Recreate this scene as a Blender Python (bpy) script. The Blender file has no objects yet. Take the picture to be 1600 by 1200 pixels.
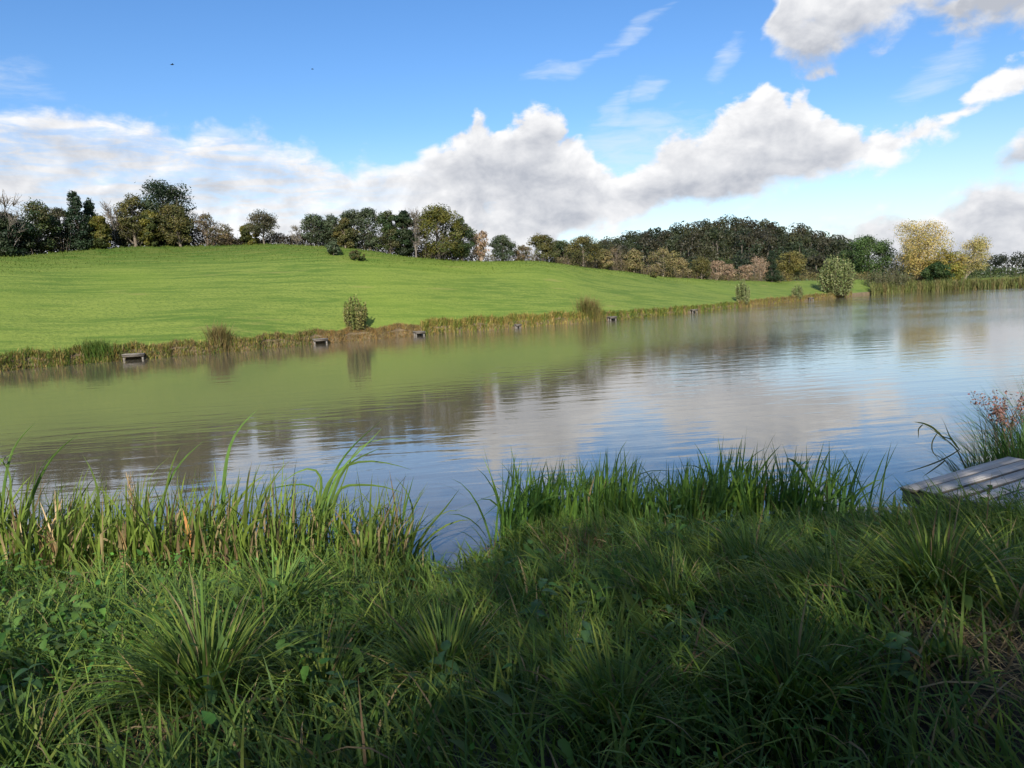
import bpy, math, random
import numpy as np
from math import radians, sin, cos, pi
from mathutils import Vector, Matrix, noise as mnoise

scene = bpy.context.scene
COL = scene.collection
rng = np.random.default_rng(11)

# ------------------------------------------------------------------ camera
EYE = 2.4                                   # metres above the water
cam_d = bpy.data.cameras.new("camera")
cam_d.sensor_width = 36.0
cam_d.lens = 36.0 * 1200.0 / 1600.0
cam_d.clip_start = 0.05
cam_d.clip_end = 9000.0
cam = bpy.data.objects.new("camera", cam_d)
COL.objects.link(cam)
cam.matrix_world = (Matrix.Translation((0, 0, EYE)) @ Matrix.Rotation(radians(90 - 6.4), 4, 'X')
                    @ Matrix.Rotation(radians(-2.7), 4, 'Z'))
scene.camera = cam

# ------------------------------------------------------------------ light
SUN_EL, SUN_TO = 27.0, 4.0                  # elevation; heading the light travels to, clockwise from +Y
sun_d = bpy.data.lights.new("sun", 'SUN')
sun_d.energy = 3.8
sun_d.angle = radians(0.5)
sun_d.color = (1.0, 0.93, 0.82)
sun = bpy.data.objects.new("sun", sun_d)
COL.objects.link(sun)
ldir = Vector((sin(radians(SUN_TO)) * cos(radians(SUN_EL)), cos(radians(SUN_TO)) * cos(radians(SUN_EL)), -sin(radians(SUN_EL))))
sun.rotation_euler = ldir.to_track_quat('-Z', 'Y').to_euler()

scene.render.engine = 'CYCLES'
scene.cycles.use_denoising = True
scene.cycles.use_adaptive_sampling = True
scene.cycles.adaptive_threshold = 0.02
scene.cycles.max_bounces = 6
scene.cycles.diffuse_bounces = 3
scene.cycles.glossy_bounces = 3
scene.cycles.transmission_bounces = 3
scene.cycles.caustics_reflective = False
scene.cycles.caustics_refractive = False
vs = scene.view_settings
vs.view_transform = 'Standard'
vs.look = 'None'
vs.gamma = 1.0
vs.exposure = 0.92
vs.use_curve_mapping = False

# ------------------------------------------------------------------ node helpers
class NT:
    def __init__(s, tree):
        s.t = tree
    def n(s, kind, **kw):
        nd = s.t.nodes.new(kind)
        for k, v in kw.items():
            setattr(nd, k, v)
        return nd
    def put(s, sock, v):
        if v is None:
            return
        if isinstance(v, bpy.types.NodeSocket):
            s.t.links.new(v, sock)
        else:
            sock.default_value = v
    def m(s, op, a=None, b=None, c=None, clamp=False):
        nd = s.n('ShaderNodeMath', operation=op, use_clamp=clamp)
        for i, v in enumerate((a, b, c)):
            s.put(nd.inputs[i], v)
        return nd.outputs[0]
    def vm(s, op, a=None, b=None, scale=None):
        nd = s.n('ShaderNodeVectorMath', operation=op)
        s.put(nd.inputs[0], a)
        if b is not None:
            s.put(nd.inputs[1], b)
        if scale is not None:
            s.put(nd.inputs['Scale'], scale)
        return nd.outputs['Value'] if op in ('LENGTH', 'DOT_PRODUCT') else nd.outputs['Vector']
    def ramp(s, v, lo, hi, a=0.0, b=1.0, smooth=True):
        nd = s.n('ShaderNodeMapRange', interpolation_type='SMOOTHSTEP' if smooth else 'LINEAR')
        for i, q in enumerate((v, lo, hi, a, b)):
            s.put(nd.inputs[i], q)
        return nd.outputs[0]
    def mix(s, f, a, b, blend='MIX'):
        nd = s.n('ShaderNodeMix', data_type='RGBA', blend_type=blend)
        s.put(nd.inputs[0], f)
        s.put(nd.inputs[6], a if isinstance(a, bpy.types.NodeSocket) else (*a[:3], 1))
        s.put(nd.inputs[7], b if isinstance(b, bpy.types.NodeSocket) else (*b[:3], 1))
        return nd.outputs[2]
    def noise(s, vec, scale, detail=4, rough=0.55, dist=0.0):
        nd = s.n('ShaderNodeTexNoise')
        s.put(nd.inputs['Vector'], vec)
        nd.inputs['Scale'].default_value = scale
        nd.inputs['Detail'].default_value = detail
        nd.inputs['Roughness'].default_value = rough
        nd.inputs['Distortion'].default_value = dist
        return nd.outputs['Fac']
    def mapping(s, vec, loc=(0, 0, 0), rot=(0, 0, 0), scale=(1, 1, 1), kind='POINT'):
        nd = s.n('ShaderNodeMapping', vector_type=kind)
        s.put(nd.inputs[0], vec)
        nd.inputs['Location'].default_value = loc
        nd.inputs['Rotation'].default_value = rot
        nd.inputs['Scale'].default_value = scale
        return nd.outputs[0]

# ------------------------------------------------------------------ sky with clouds
# every bank of cloud is given by the elevation (degrees) of its top and its base along the heading
TOP1 = [(-60, 10), (-46, 12), (-36, 13.6), (-32, 13.1), (-23, 12.7), (-17, 11.9), (-12, 10.7), (-8, 10.0), (-4.6, 10.4), (-2.6, 12.0), (-1.4, 13.1), (.4, 12.5), (2.3, 13.3), (4, 12.6), (6, 11.0), (7.4, 9.0), (9, 8.4),
        (11, 9.2), (13, 11.0), (15, 11.8), (17, 12.5), (18.6, 13.3), (19.5, 12.5), (20.4, 13.1), (21.6, 11.7), (23, 10.7), (24.5, 10.2), (26, 9.9), (28, 10.0), (30, 10.7), (32, 11.9), (34, 12.8), (38, 12.6), (60, 11)]
BASE1 = [(-60, -6), (-4, -6), (1, -3), (3.5, 2.0), (5, 3.3), (8, 4.0), (12, 5.1), (16.3, 5.7), (22, 6.1), (25, 7.0), (28.5, 8.6), (30, 9.3), (33.6, 10.8), (38, 10), (60, -4)]
TOP2 = [(-60, -8), (16, -8), (17.6, 12), (18.6, 17.0), (19.2, 19.4), (21, 25), (27.4, 25), (28.8, 17.5), (29.6, 17.5), (30.4, 22), (32, 26), (60, 26)]
BASE2 = [(-60, 30), (17.4, 18), (18.6, 16.0), (19.4, 14.9), (20.6, 14.0), (22, 13.5), (24, 14.4), (26, 14.8), (28, 15.6), (29.2, 15.2), (30, 13.9), (32, 13.3), (34, 13.6), (60, 13)]
TOP3 = [(-60, -8), (14, -8), (16, 1.6), (20, 3.4), (23, 4.2), (26, 4.6), (28.5, 4.6), (30, 5.2), (31.4, 6.0), (33, 5.8), (36, 5.8), (60, 6)]
TOP4 = [(-60, -8), (30.6, 3), (31.6, 6.2), (32.6, 7.4), (34, 8.4), (38, 9), (60, 8)]
BASE4 = [(-60, 20), (30.4, 9), (32, 6.4), (35, 6.0), (60, 6)]
WISPS = [(4.3, 15.6, 2.4, .6, 4, .7), (9.6, 17.6, 2.8, .45, 28, .6), (8.2, 12.8, .8, 1.5, -35, .8), (10.4, 14.0, 1.6, .7, 30, .6),
         (16.2, 15.2, .7, 1.7, -40, .7), (9.8, 10.4, 5.0, 1.9, 6, 1.0), (21, 3.9, 5, .8, 8, .7), (29.5, 12.6, 2.4, 1.0, 20, .6), (-33, 14.4, 3.0, 1.2, 0, .5)]

world = bpy.data.worlds.new("World")
scene.world = world
world.use_nodes = True
world.cycles.sampling_method = 'MANUAL'
world.cycles.sample_map_resolution = 512
wt = world.node_tree
wt.nodes.clear()
W = NT(wt)
SKY_STRENGTH = 0.12
S_ = 1.0 / SKY_STRENGTH
tc = W.n('ShaderNodeTexCoord')
unit = tc.outputs['Generated']
deg = W.vm('SCALE', unit, None, 57.2958)
sp = W.n('ShaderNodeSeparateXYZ')
W.put(sp.inputs[0], unit)
az0 = W.m('MULTIPLY', W.m('ARCTAN2', sp.outputs[0], sp.outputs[1]), 57.2958)
el0 = W.m('MULTIPLY', W.m('ARCSINE', sp.outputs[2]), 57.2958)
stretch = W.vm('MULTIPLY', deg, (1, 1, 1.45))
w1 = W.n('ShaderNodeTexNoise')                   # slow warp
W.put(w1.inputs['Vector'], stretch)
w1.inputs['Scale'].default_value = .35
w1.inputs['Detail'].default_value = 2
ws = W.n('ShaderNodeSeparateColor')
W.put(ws.inputs[0], w1.outputs['Color'])
az = W.m('MULTIPLY_ADD', W.m('SUBTRACT', ws.outputs[0], .5), 3.0, az0)
el = W.m('MULTIPLY_ADD', W.m('SUBTRACT', ws.outputs[1], .5), 1.6, el0)
azn = W.m('DIVIDE', W.m('ADD', az, 60), 120, clamp=True)
def edge(pts):
    nd = W.n('ShaderNodeFloatCurve')
    cv = nd.mapping.curves[0]
    P = [((a + 60) / 120, (e + 30) / 60) for a, e in pts]
    while len(cv.points) < len(P):
        cv.points.new(.5, .5)
    for q, (a, e) in zip(cv.points, P):
        q.location = (a, e); q.handle_type = 'AUTO_CLAMPED'
    nd.mapping.use_clip = False
    nd.mapping.update()
    W.put(nd.inputs['Value'], azn)
    return W.m('MULTIPLY_ADD', nd.outputs[0], 60, -30)
def bank(top, base, st, sb):
    t = edge(top)
    v = W.m('DIVIDE', W.m('SUBTRACT', t, el), st)
    if base is not None:
        v = W.m('MINIMUM', v, W.m('DIVIDE', W.m('SUBTRACT', el, edge(base)), sb))
    return W.m('MINIMUM', W.m('MAXIMUM', v, -1.2), 1.3), t
m1, t1 = bank(TOP1, BASE1, 1.5, 1.5)
m2, t2 = bank(TOP2, BASE2, 2.2, 1.9)
m3, t3 = bank(TOP3, None, 1.6, 1.0)
m4, t4 = bank(TOP4, BASE4, 1.2, 1.2)
cover_ = W.m('MAXIMUM', W.m('MAXIMUM', m1, m2), W.m('MAXIMUM', m3, m4))
# the rest of the sky carries the same kind of broken cloud
gen = W.ramp(W.noise(stretch, .055, 2, .5), .46, .62, -1.2, 1.0)
aside = W.m('MAXIMUM', W.ramp(W.m('ABSOLUTE', az0), 46, 58), W.ramp(el0, 23, 32))
cover_ = W.m('MULTIPLY_ADD', aside, W.m('SUBTRACT', gen, cover_), cover_)
n0 = W.noise(stretch, .33, 8, .55, .2)
n1 = W.noise(W.vm('ADD', stretch, (-.55, 0, .95)), .33, 5, .58, .2)
d0 = W.m('MULTIPLY_ADD', W.m('SUBTRACT', n0, .5), 3.3, cover_)
crisp = W.m('MAXIMUM', W.m('MAXIMUM', W.ramp(W.m('SUBTRACT', t1, el), .8, 3.2), W.ramp(az0, -2, -9)), W.ramp(el0, 13.2, 14.6))
alpha = W.ramp(d0, -.14, W.m('MULTIPLY_ADD', crisp, .5, .40))
# sunlit edges against thicker, greyer cores and bases
lit = W.m('MULTIPLY_ADD', W.m('SUBTRACT', n0, n1), 2.0, .90)
body = W.noise(W.mapping(stretch, (11, 3, 5)), .17, 3, .5)
lit = W.m('SUBTRACT', lit, W.m('MULTIPLY', W.ramp(d0, .35, 2.0), W.ramp(body, .30, .62, .02, .55)))
lit = W.m('SUBTRACT', lit, W.m('MULTIPLY', W.ramp(W.m('SUBTRACT', t1, el), .6, 5.5, 0, .22), W.ramp(az0, -14, -3)))
low = W.ramp(W.m('SUBTRACT', m2, cover_), -.05, 0.0, 0, .60)
lit = W.m('SUBTRACT', lit, W.m('MULTIPLY', low, W.ramp(el0, 19, 13)))
core = None                                       # thickest, greyest parts
for (a, e, rx, ry) in [(1.8, 9.8, 4.4, 2.3), (22.8, 15.0, 4.2, 2.0), (31.5, 15.6, 4.6, 2.8), (-26.4, 10.1, 2.6, 1.5), (34, 6.4, 2.2, 1.2), (14, 6.8, 6.0, 1.3)]:
    cq = W.n('ShaderNodeCombineXYZ')
    W.put(cq.inputs[0], az); W.put(cq.inputs[1], el)
    if core is not None:
        W.put(cq.inputs[2], W.m('MULTIPLY', core, 1e-5))
    mp = W.mapping(cq.outputs[0], (a, e, 0), (0, 0, 0), (rx, ry, 1), 'TEXTURE')
    v = W.m('SUBTRACT', 1.0, W.vm('DOT_PRODUCT', mp, mp))
    core = v if core is None else W.m('MAXIMUM', core, v)
lit = W.m('SUBTRACT', lit, W.ramp(W.m('MULTIPLY_ADD', W.m('SUBTRACT', n0, .5), 2.0, core), -.5, 1.2, 0, .34))
lit = W.m('MAXIMUM', W.m('MINIMUM', lit, 1.0), 0.0)
ccol = W.mix(lit, tuple(S_ * q for q in (.27, .285, .32)), tuple(S_ * q for q in (.53, .53, .535)))
# thin high veils
acc = None
for (a, e, rx, ry, rot, w) in WISPS:
    cq = W.n('ShaderNodeCombineXYZ')
    W.put(cq.inputs[0], az); W.put(cq.inputs[1], el)
    if acc is not None:
        W.put(cq.inputs[2], W.m('MULTIPLY', acc, 1e-5))
    mp = W.mapping(cq.outputs[0], (a, e, 0), (0, 0, radians(rot)), (rx, ry, 1), 'TEXTURE')
    v = W.m('MULTIPLY', W.m('SUBTRACT', 1.0, W.vm('DOT_PRODUCT', mp, mp)), w)
    acc = v if acc is None else W.m('MAXIMUM', acc, v)
f2 = W.noise(W.mapping(deg, (3, 1, 0), (0, radians(12), 0), (.5, .5, 2.6)), .55, 6, .62, .5)
thin = W.m('MULTIPLY_ADD', W.m('SUBTRACT', f2, .5), 3.2, W.m('MAXIMUM', acc, -1.0))
veil = W.m('MULTIPLY', W.ramp(thin, -.45, 1.5), .50)
# the bank to the left is drawn out into streaks with blue showing through
streak = W.m('MULTIPLY', W.ramp(az0, -4, -14), W.ramp(el0, 4, 8))
alpha = W.m('MULTIPLY', alpha, W.m('SUBTRACT', 1.0, W.m('MULTIPLY', streak, W.ramp(f2, .62, .34, 0, .55))))
sky = W.n('ShaderNodeTexSky', sky_type='NISHITA')
sky.sun_disc = False
sky.sun_elevation = radians(SUN_EL)
sky.sun_rotation = radians(180 + SUN_TO)
sky.altitude = 50
sky.air_density = 1.0
sky.dust_density = 0.2
sky.ozone_density = 3.0
hs = W.n('ShaderNodeHueSaturation')
hs.inputs['Hue'].default_value = .507
W.put(hs.inputs['Saturation'], W.ramp(el0, 1, 13, .86, 1.22))
W.put(hs.inputs['Value'], W.ramp(el0, 0, 12, .60, .72))
W.put(hs.inputs['Color'], sky.outputs[0])
c1 = W.mix(veil, hs.outputs[0], tuple(S_ * q for q in (.44, .48, .53)))
c2 = W.mix(alpha, c1, ccol)
bg = W.n('ShaderNodeBackground')
W.put(bg.inputs[0], c2)
bg.inputs[1].default_value = SKY_STRENGTH
wo = W.n('ShaderNodeOutputWorld')
W.put(wo.inputs[0], bg.outputs[0])

# ------------------------------------------------------------------ mesh helpers
def tag(o, label=None, cat=None, group=None, kind=None):
    for k, v in (('label', label), ('category', cat), ('group', group), ('kind', kind)):
        if v:
            o[k] = v
    return o

def np_mesh(name, V, quads=None, tris=None, col=None, smooth=False):
    me = bpy.data.meshes.new(name)
    V = np.ascontiguousarray(V, dtype=np.float32)
    nq = 0 if quads is None else len(quads)
    nt = 0 if tris is None else len(tris)
    me.vertices.add(len(V))
    me.vertices.foreach_set('co', V.ravel())
    loops, starts = [], []
    if nq:
        loops.append(np.asarray(quads, np.int32).ravel()); starts.append(np.arange(nq, dtype=np.int32) * 4)
    if nt:
        loops.append(np.asarray(tris, np.int32).ravel()); starts.append(nq * 4 + np.arange(nt, dtype=np.int32) * 3)
    loops = np.concatenate(loops); starts = np.concatenate(starts)
    me.loops.add(len(loops))
    me.loops.foreach_set('vertex_index', loops)
    me.polygons.add(nq + nt)
    me.polygons.foreach_set('loop_start', starts)
    if smooth:
        me.polygons.foreach_set('use_smooth', np.ones(nq + nt, dtype=bool))
    me.update(calc_edges=True)
    if col is not None:
        a = me.color_attributes.new('Col', 'FLOAT_COLOR', 'POINT')
        c = np.ones((len(V), 4), np.float32)
        c[:, :3] = col
        a.data.foreach_set('color', c.ravel())
    return me

def obj(name, me, mat, parent=None, loc=None):
    o = bpy.data.objects.new(name, me)
    COL.objects.link(o)
    if mat and not me.materials:
        me.materials.append(mat)
    if parent:
        o.parent = parent
    if loc is not None:
        o.location = loc
    return o

def empty(name, loc, rz=0.0):
    o = bpy.data.objects.new(name, None)
    o.empty_display_size = .2
    COL.objects.link(o)
    o.location = loc
    o.rotation_euler = (0, 0, rz)
    return o

class Geo:
    """collects quads, triangles and colours for one mesh"""
    def __init__(s):
        s.V, s.Q, s.T, s.C, s.n = [], [], [], [], 0
    def add(s, V, Q=None, T=None, C=None):
        V = np.asarray(V, float)
        s.V.append(V)
        if Q is not None and len(Q): s.Q.append(np.asarray(Q) + s.n)
        if T is not None and len(T): s.T.append(np.asarray(T) + s.n)
        if C is None: C = np.ones((len(V), 3)) * .5
        s.C.append(np.broadcast_to(np.asarray(C, float), (len(V), 3)))
        s.n += len(V)
    def mesh(s, name, smooth=False):
        return np_mesh(name, np.concatenate(s.V), np.concatenate(s.Q) if s.Q else None, np.concatenate(s.T) if s.T else None,
                       np.concatenate(s.C), smooth)

def box(g, c, size, rz=0.0, C=None, jit=0.0, rx=0.0):
    x, y, z = (q / 2 for q in size)
    V = np.array([(a, b, d) for d in (-z, z) for b in (-y, y) for a in (-x, x)], float)
    if jit:
        V += rng.normal(0, jit, V.shape)
    if rx:
        V = V @ np.array([[1, 0, 0], [0, cos(rx), sin(rx)], [0, -sin(rx), cos(rx)]])
    V = V @ np.array([[cos(rz), sin(rz), 0], [-sin(rz), cos(rz), 0], [0, 0, 1]])
    g.add(V + np.array(c), [(0, 2, 3, 1), (4, 5, 7, 6), (0, 1, 5, 4), (2, 6, 7, 3), (0, 4, 6, 2), (1, 3, 7, 5)], C=C)

def tube(g, pts, rad, sides=6, C=None):
    pts = np.asarray(pts, float); n = len(pts)
    rad = np.broadcast_to(np.asarray(rad, float), (n,))
    T = np.gradient(pts, axis=0)
    T /= np.linalg.norm(T, axis=1)[:, None] + 1e-9
    ref = np.where(np.abs(T[:, 2:3]) > .9, np.array([[1., 0, 0]]), np.array([[0, 0, 1.]]))
    A = np.cross(T, ref); A /= np.linalg.norm(A, axis=1)[:, None] + 1e-9
    B = np.cross(T, A)
    th = np.arange(sides) * 2 * pi / sides
    V = pts[:, None, :] + rad[:, None, None] * (np.cos(th)[None, :, None] * A[:, None, :] + np.sin(th)[None, :, None] * B[:, None, :])
    i, j = np.meshgrid(np.arange(n - 1), np.arange(sides), indexing='ij')
    j2 = (j + 1) % sides
    Q = np.stack([i * sides + j, i * sides + j2, (i + 1) * sides + j2, (i + 1) * sides + j], -1).reshape(-1, 4)
    g.add(V.reshape(-1, 3), Q, C=C)

def blades(g, base, az, length, width, lean, bend, col, S=5, kink=None, twist=None, basecol=None, tipcol=None, power=1.3, wpow=2.2):
    """leaf strips: every blade leaves its base at `lean` from the vertical and bends over by `bend` towards heading az (radians from +X)"""
    N = len(base)
    f = lambda v: np.broadcast_to(np.asarray(v, float), (N,))
    az, length, width, lean, bend = map(f, (az, length, width, lean, bend))
    tw = f(0.0 if twist is None else twist)
    P = np.array(base, float)
    ca, sa = np.cos(az), np.sin(az)
    side0 = np.stack([-sa, ca, np.zeros(N)], 1)
    V = np.zeros((N, 2 * S + 1, 3)); C = np.zeros((N, 2 * S + 1, 3))
    col = np.broadcast_to(col, (N, 3))
    bc = col if basecol is None else np.broadcast_to(basecol, (N, 3))
    tcol = col if tipcol is None else np.broadcast_to(tipcol, (N, 3))
    for k in range(S + 1):
        t = k / S
        tilt = lean + bend * t ** power
        if kink is not None:
            tilt = tilt + kink[1] * (t > kink[0])
        D = np.stack([np.sin(tilt) * ca, np.sin(tilt) * sa, np.cos(tilt)], 1)
        if k:
            P = P + D * (length / S)[:, None]
        c = bc * max(0, 1 - 4 * t) + col * min(1, 4 * t)
        c = c * (1 - max(0, t - .7) / .3) + tcol * (max(0, t - .7) / .3)
        if k == S:
            V[:, 2 * S] = P; C[:, 2 * S] = c
        else:
            w = width * (1 - t ** wpow) * (.55 + .45 * min(1, t * 4))
            nrm = np.cross(D, side0)
            a = tw * t
            sd = side0 * np.cos(a)[:, None] + nrm * np.sin(a)[:, None]
            V[:, 2 * k] = P - sd * (w / 2)[:, None]; V[:, 2 * k + 1] = P + sd * (w / 2)[:, None]
            C[:, 2 * k] = c; C[:, 2 * k + 1] = c
    off = (np.arange(N) * (2 * S + 1))[:, None]
    q = np.array([(2 * k, 2 * k + 1, 2 * k + 3, 2 * k + 2) for k in range(S - 1)])
    Q = (off[:, None, :] + q[None]).reshape(-1, 4) if S > 1 else None
    T = off + np.array([2 * S - 2, 2 * S - 1, 2 * S])[None]
    g.add(V.reshape(-1, 3), Q, T, C.reshape(-1, 3))

def leaves(g, pos, size, col, aspect=.6, up=.35, nrm=None):
    """rhombic leaf faces"""
    N = len(pos)
    size = np.broadcast_to(size, (N,))
    n = rng.normal(size=(N, 3)); n[:, 2] += up * 2
    if nrm is not None:
        n = n * .34 + nrm
    n /= np.linalg.norm(n, axis=1)[:, None] + 1e-9
    a = np.cross(n, rng.normal(size=(N, 3))); a /= np.linalg.norm(a, axis=1)[:, None] + 1e-9
    b = np.cross(n, a)
    L, Wd = (size / 2)[:, None], (size * aspect / 2)[:, None]
    V = np.stack([pos - a * L, pos + b * Wd - a * L * .1, pos + a * L, pos - b * Wd - a * L * .1], 1)
    Q = (np.arange(N) * 4)[:, None] + np.arange(4)[None]
    g.add(V.reshape(-1, 3), Q, C=np.repeat(np.broadcast_to(col, (N, 3)), 4, axis=0))

# ------------------------------------------------------------------ materials
def new_mat(name):
    m = bpy.data.materials.new(name)
    m.use_nodes = True
    m.node_tree.nodes.clear()
    k = NT(m.node_tree)
    out = k.n('ShaderNodeOutputMaterial')
    return m, k, out

def leaf_mat(name, trans=.25, rough=.5, spec=.35, gain=1.0):
    m, k, out = new_mat(name)
    at = k.n('ShaderNodeAttribute', attribute_name='Col')
    co = k.n('ShaderNodeTexCoord')
    nz = k.noise(co.outputs['Object'], 9.0, 3, .6)
    c = k.mix(1.0, at.outputs['Color'], k.mix(k.ramp(nz, .3, .7), (.8 * gain, .8 * gain, .8 * gain), (1.15 * gain, 1.15 * gain, 1.1 * gain)), 'MULTIPLY')
    p = k.n('ShaderNodeBsdfPrincipled')
    k.put(p.inputs['Base Color'], c)
    p.inputs['Roughness'].default_value = rough
    p.inputs['Specular IOR Level'].default_value = spec
    tr = k.n('ShaderNodeBsdfTranslucent')
    k.put(tr.inputs[0], k.mix(1.0, c, (1.15, 1.2, .7), 'MULTIPLY'))
    mx = k.n('ShaderNodeMixShader')
    mx.inputs[0].default_value = trans
    k.put(mx.inputs[1], p.outputs[0]); k.put(mx.inputs[2], tr.outputs[0])
    k.put(out.inputs[0], mx.outputs[0])
    return m

def bark_mat(name):
    m, k, out = new_mat(name)
    at = k.n('ShaderNodeAttribute', attribute_name='Col')
    co = k.n('ShaderNodeTexCoord')
    nz = k.noise(k.mapping(co.outputs['Object'], scale=(9, 9, 2.5)), 2.0, 5, .65)
    p = k.n('ShaderNodeBsdfPrincipled')
    k.put(p.inputs['Base Color'], k.mix(1.0, at.outputs['Color'], k.mix(nz, (.55, .55, .55), (1.4, 1.4, 1.35)), 'MULTIPLY'))
    p.inputs['Roughness'].default_value = .9
    k.put(out.inputs[0], p.outputs[0])
    return m

M_LEAF = leaf_mat('tree_foliage', .22, .55, .3)
M_BLADE = leaf_mat('grass_blades', .34, .55, .16)
M_DRY = leaf_mat('dry_stems', .1, .8, .1)
M_BARK = bark_mat('bark')

def wood_mat():
    m, k, out = new_mat('weathered_wood')
    co = k.n('ShaderNodeTexCoord')
    oi = k.n('ShaderNodeObjectInfo')
    v = k.vm('ADD', co.outputs['Object'], k.vm('SCALE', (7.3, 3.1, 5.7), None, oi.outputs['Random']))
    grain = k.noise(k.mapping(v, scale=(2.2, 60, 20)), 1.0, 5, .6, .3)
    blot = k.noise(v, 5.0, 4, .6)
    c = k.mix(k.ramp(grain, .35, .65), (.32, .30, .27), (.50, .475, .44))
    c = k.mix(k.ramp(blot, .52, .80, 0, .4), c, (.16, .16, .125))
    c = k.mix(1.0, c, k.mix(oi.outputs['Random'], (.75, .75, .75), (1.15, 1.13, 1.1)), 'MULTIPLY')
    p = k.n('ShaderNodeBsdfPrincipled')
    k.put(p.inputs['Base Color'], c)
    p.inputs['Roughness'].default_value = .75
    b = k.n('ShaderNodeBump')
    b.inputs['Strength'].default_value = .5
    b.inputs['Distance'].default_value = .004
    k.put(b.inputs['Height'], grain)
    k.put(p.inputs['Normal'], b.outputs[0])
    k.put(out.inputs[0], p.outputs[0])
    return m
M_WOOD = wood_mat()

def dark_wood():
    m, k, out = new_mat('wet_dark_wood')
    co = k.n('ShaderNodeTexCoord')
    grain = k.noise(k.mapping(co.outputs['Object'], scale=(6, 6, 30)), 1.5, 4, .6)
    p = k.n('ShaderNodeBsdfPrincipled')
    k.put(p.inputs['Base Color'], k.mix(grain, (.05, .042, .034), (.16, .14, .115)))
    p.inputs['Roughness'].default_value = .6
    k.put(out.inputs[0], p.outputs[0])
    return m
M_POST = dark_wood()

# ------------------------------------------------------------------ land
# heading (degrees from +Y), distance of the far waterline
SHORE = np.array([(-100, 70), (-75, 56), (-55, 48), (-42, 45.5), (-33.65, 45.2), (-30.19, 46.1), (-26.48, 46.7), (-20.43, 48.0), (-13.88, 51.9), (-6.47, 56.1), (0.2, 60.9), (4.96, 65.6),
                  (9.65, 71.6), (14.22, 83.6), (17.75, 99.7), (21.96, 123.7), (24.37, 144.0), (27.3, 157.6), (30.37, 162.7), (33.78, 163.2), (40, 155), (50, 110), (65, 70), (80, 50), (100, 45)])
# heading, distance and height of the upper edge of the field
CREST = np.array([(-100, 96, 6), (-75, 80, 6), (-55, 68, 6.2), (-42, 64, 6.4), (-32.94, 66, 6.96), (-29.49, 70, 7.62), (-25.79, 72, 8.02), (-21.87, 73, 8.18), (-17.71, 73, 8.24), (-14.25, 72, 7.99),
                  (-10.69, 72, 7.39), (-6.59, 73, 6.57), (-2.4, 76, 6.07), (2.78, 82, 6.14), (5.12, 86, 5.59), (9.74, 98, 4.6), (14.26, 112, 3.66), (18.62, 135, 2.97), (22.37, 152, 2.65),
                  (26.69, 175, 2.35), (30.35, 190, 2.1), (33.76, 195, 1.9), (40, 190, 1.8), (50, 150, 1.8), (65, 110, 1.8), (100, 90, 1.8)])
def smooth_table(T, col, a):
    # linear table, averaged over a degree so that no kink shows
    return sum(np.interp(a + d, T[:, 0], T[:, col]) for d in (-1.5, -.75, 0, .75, 1.5)) / 5
def shore_m(a): return smooth_table(SHORE, 1, a)
def shore_r(a): return smooth_table(SHORE, 1, a) + .22 * np.sin(a * 2.1) + .07 * np.sin(a * 5.3 + 1)
def sstep(x, a, b):
    t = np.clip((x - a) / (b - a), 0, 1); return t * t * (3 - 2 * t)

def far_z(x, y):
    a = np.degrees(np.arctan2(x, y)); r = np.hypot(x, y)
    s, c, hz = shore_r(a), smooth_table(CREST, 1, a), smooth_table(CREST, 2, a)
    bank = .32
    sm = shore_m(a)
    t = (r - sm) / np.maximum(c - sm, 2)
    up = bank + (hz - bank) * np.clip(1.18 * t - .18 * t * t, -.02, 1)
    z = np.where(t < 1, up, hz)
    edge = np.clip((r - s + .5) / .8, 0, 1)
    z = np.where(r < s + .35, -1.2 + (bank + 1.2) * edge ** .8, z)
    beyond = np.clip(r - c, 0, None)
    z = z - np.minimum(beyond * .015, 1.2) * (t > 1)
    hill = 15.0 * np.exp(-((a - 16.8) / 7.4) ** 2 - ((r - 300) / 75) ** 2) + 6.5 * np.exp(-((a - 7.5) / 6.0) ** 2 - ((r - 300) / 70) ** 2)
    hill = hill + 4.0 * sstep(r, 260, 520) * (1 - sstep(a, 28, 36) * .7)
    bumps = .05 * np.sin(x * .31 + y * .17) * sstep(t, .02, .3) + .03 * np.sin(x * .9 - y * .53 + 1.3) * sstep(t, .02, .3)
    return z + hill + bumps

def near_shore(x):
    x = np.asarray(x, float)
    return 7.1 + .16 * np.sin(x * 1.3 + .6) + .1 * np.sin(x * 3.7) - .85 * np.exp(-((x + .65) / .46) ** 2) + .05 * np.clip(-x - 2, 0, 20) ** 1.4 + .03 * np.clip(x - 3, 0, 30) ** 1.3 
def near_z(x, y):
    x = np.asarray(x, float); y = np.asarray(y, float)
    d = near_shore(x) - y
    z = np.where(d > 0, .22 * (1 - np.exp(-d / .35)) + .58 * sstep(d, .2, 5.2), np.maximum(d * .55, -1.3))
    z = z + (.05 * np.sin(x * 2.3 + y * 1.1) + .04 * np.sin(x * 1.1 - y * 2.9 + 2)) * sstep(d, .1, 1.2)
    return z + .10 * np.exp(-((x - 3.2) / 1.6) ** 2) * sstep(d, .1, .9)

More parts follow.
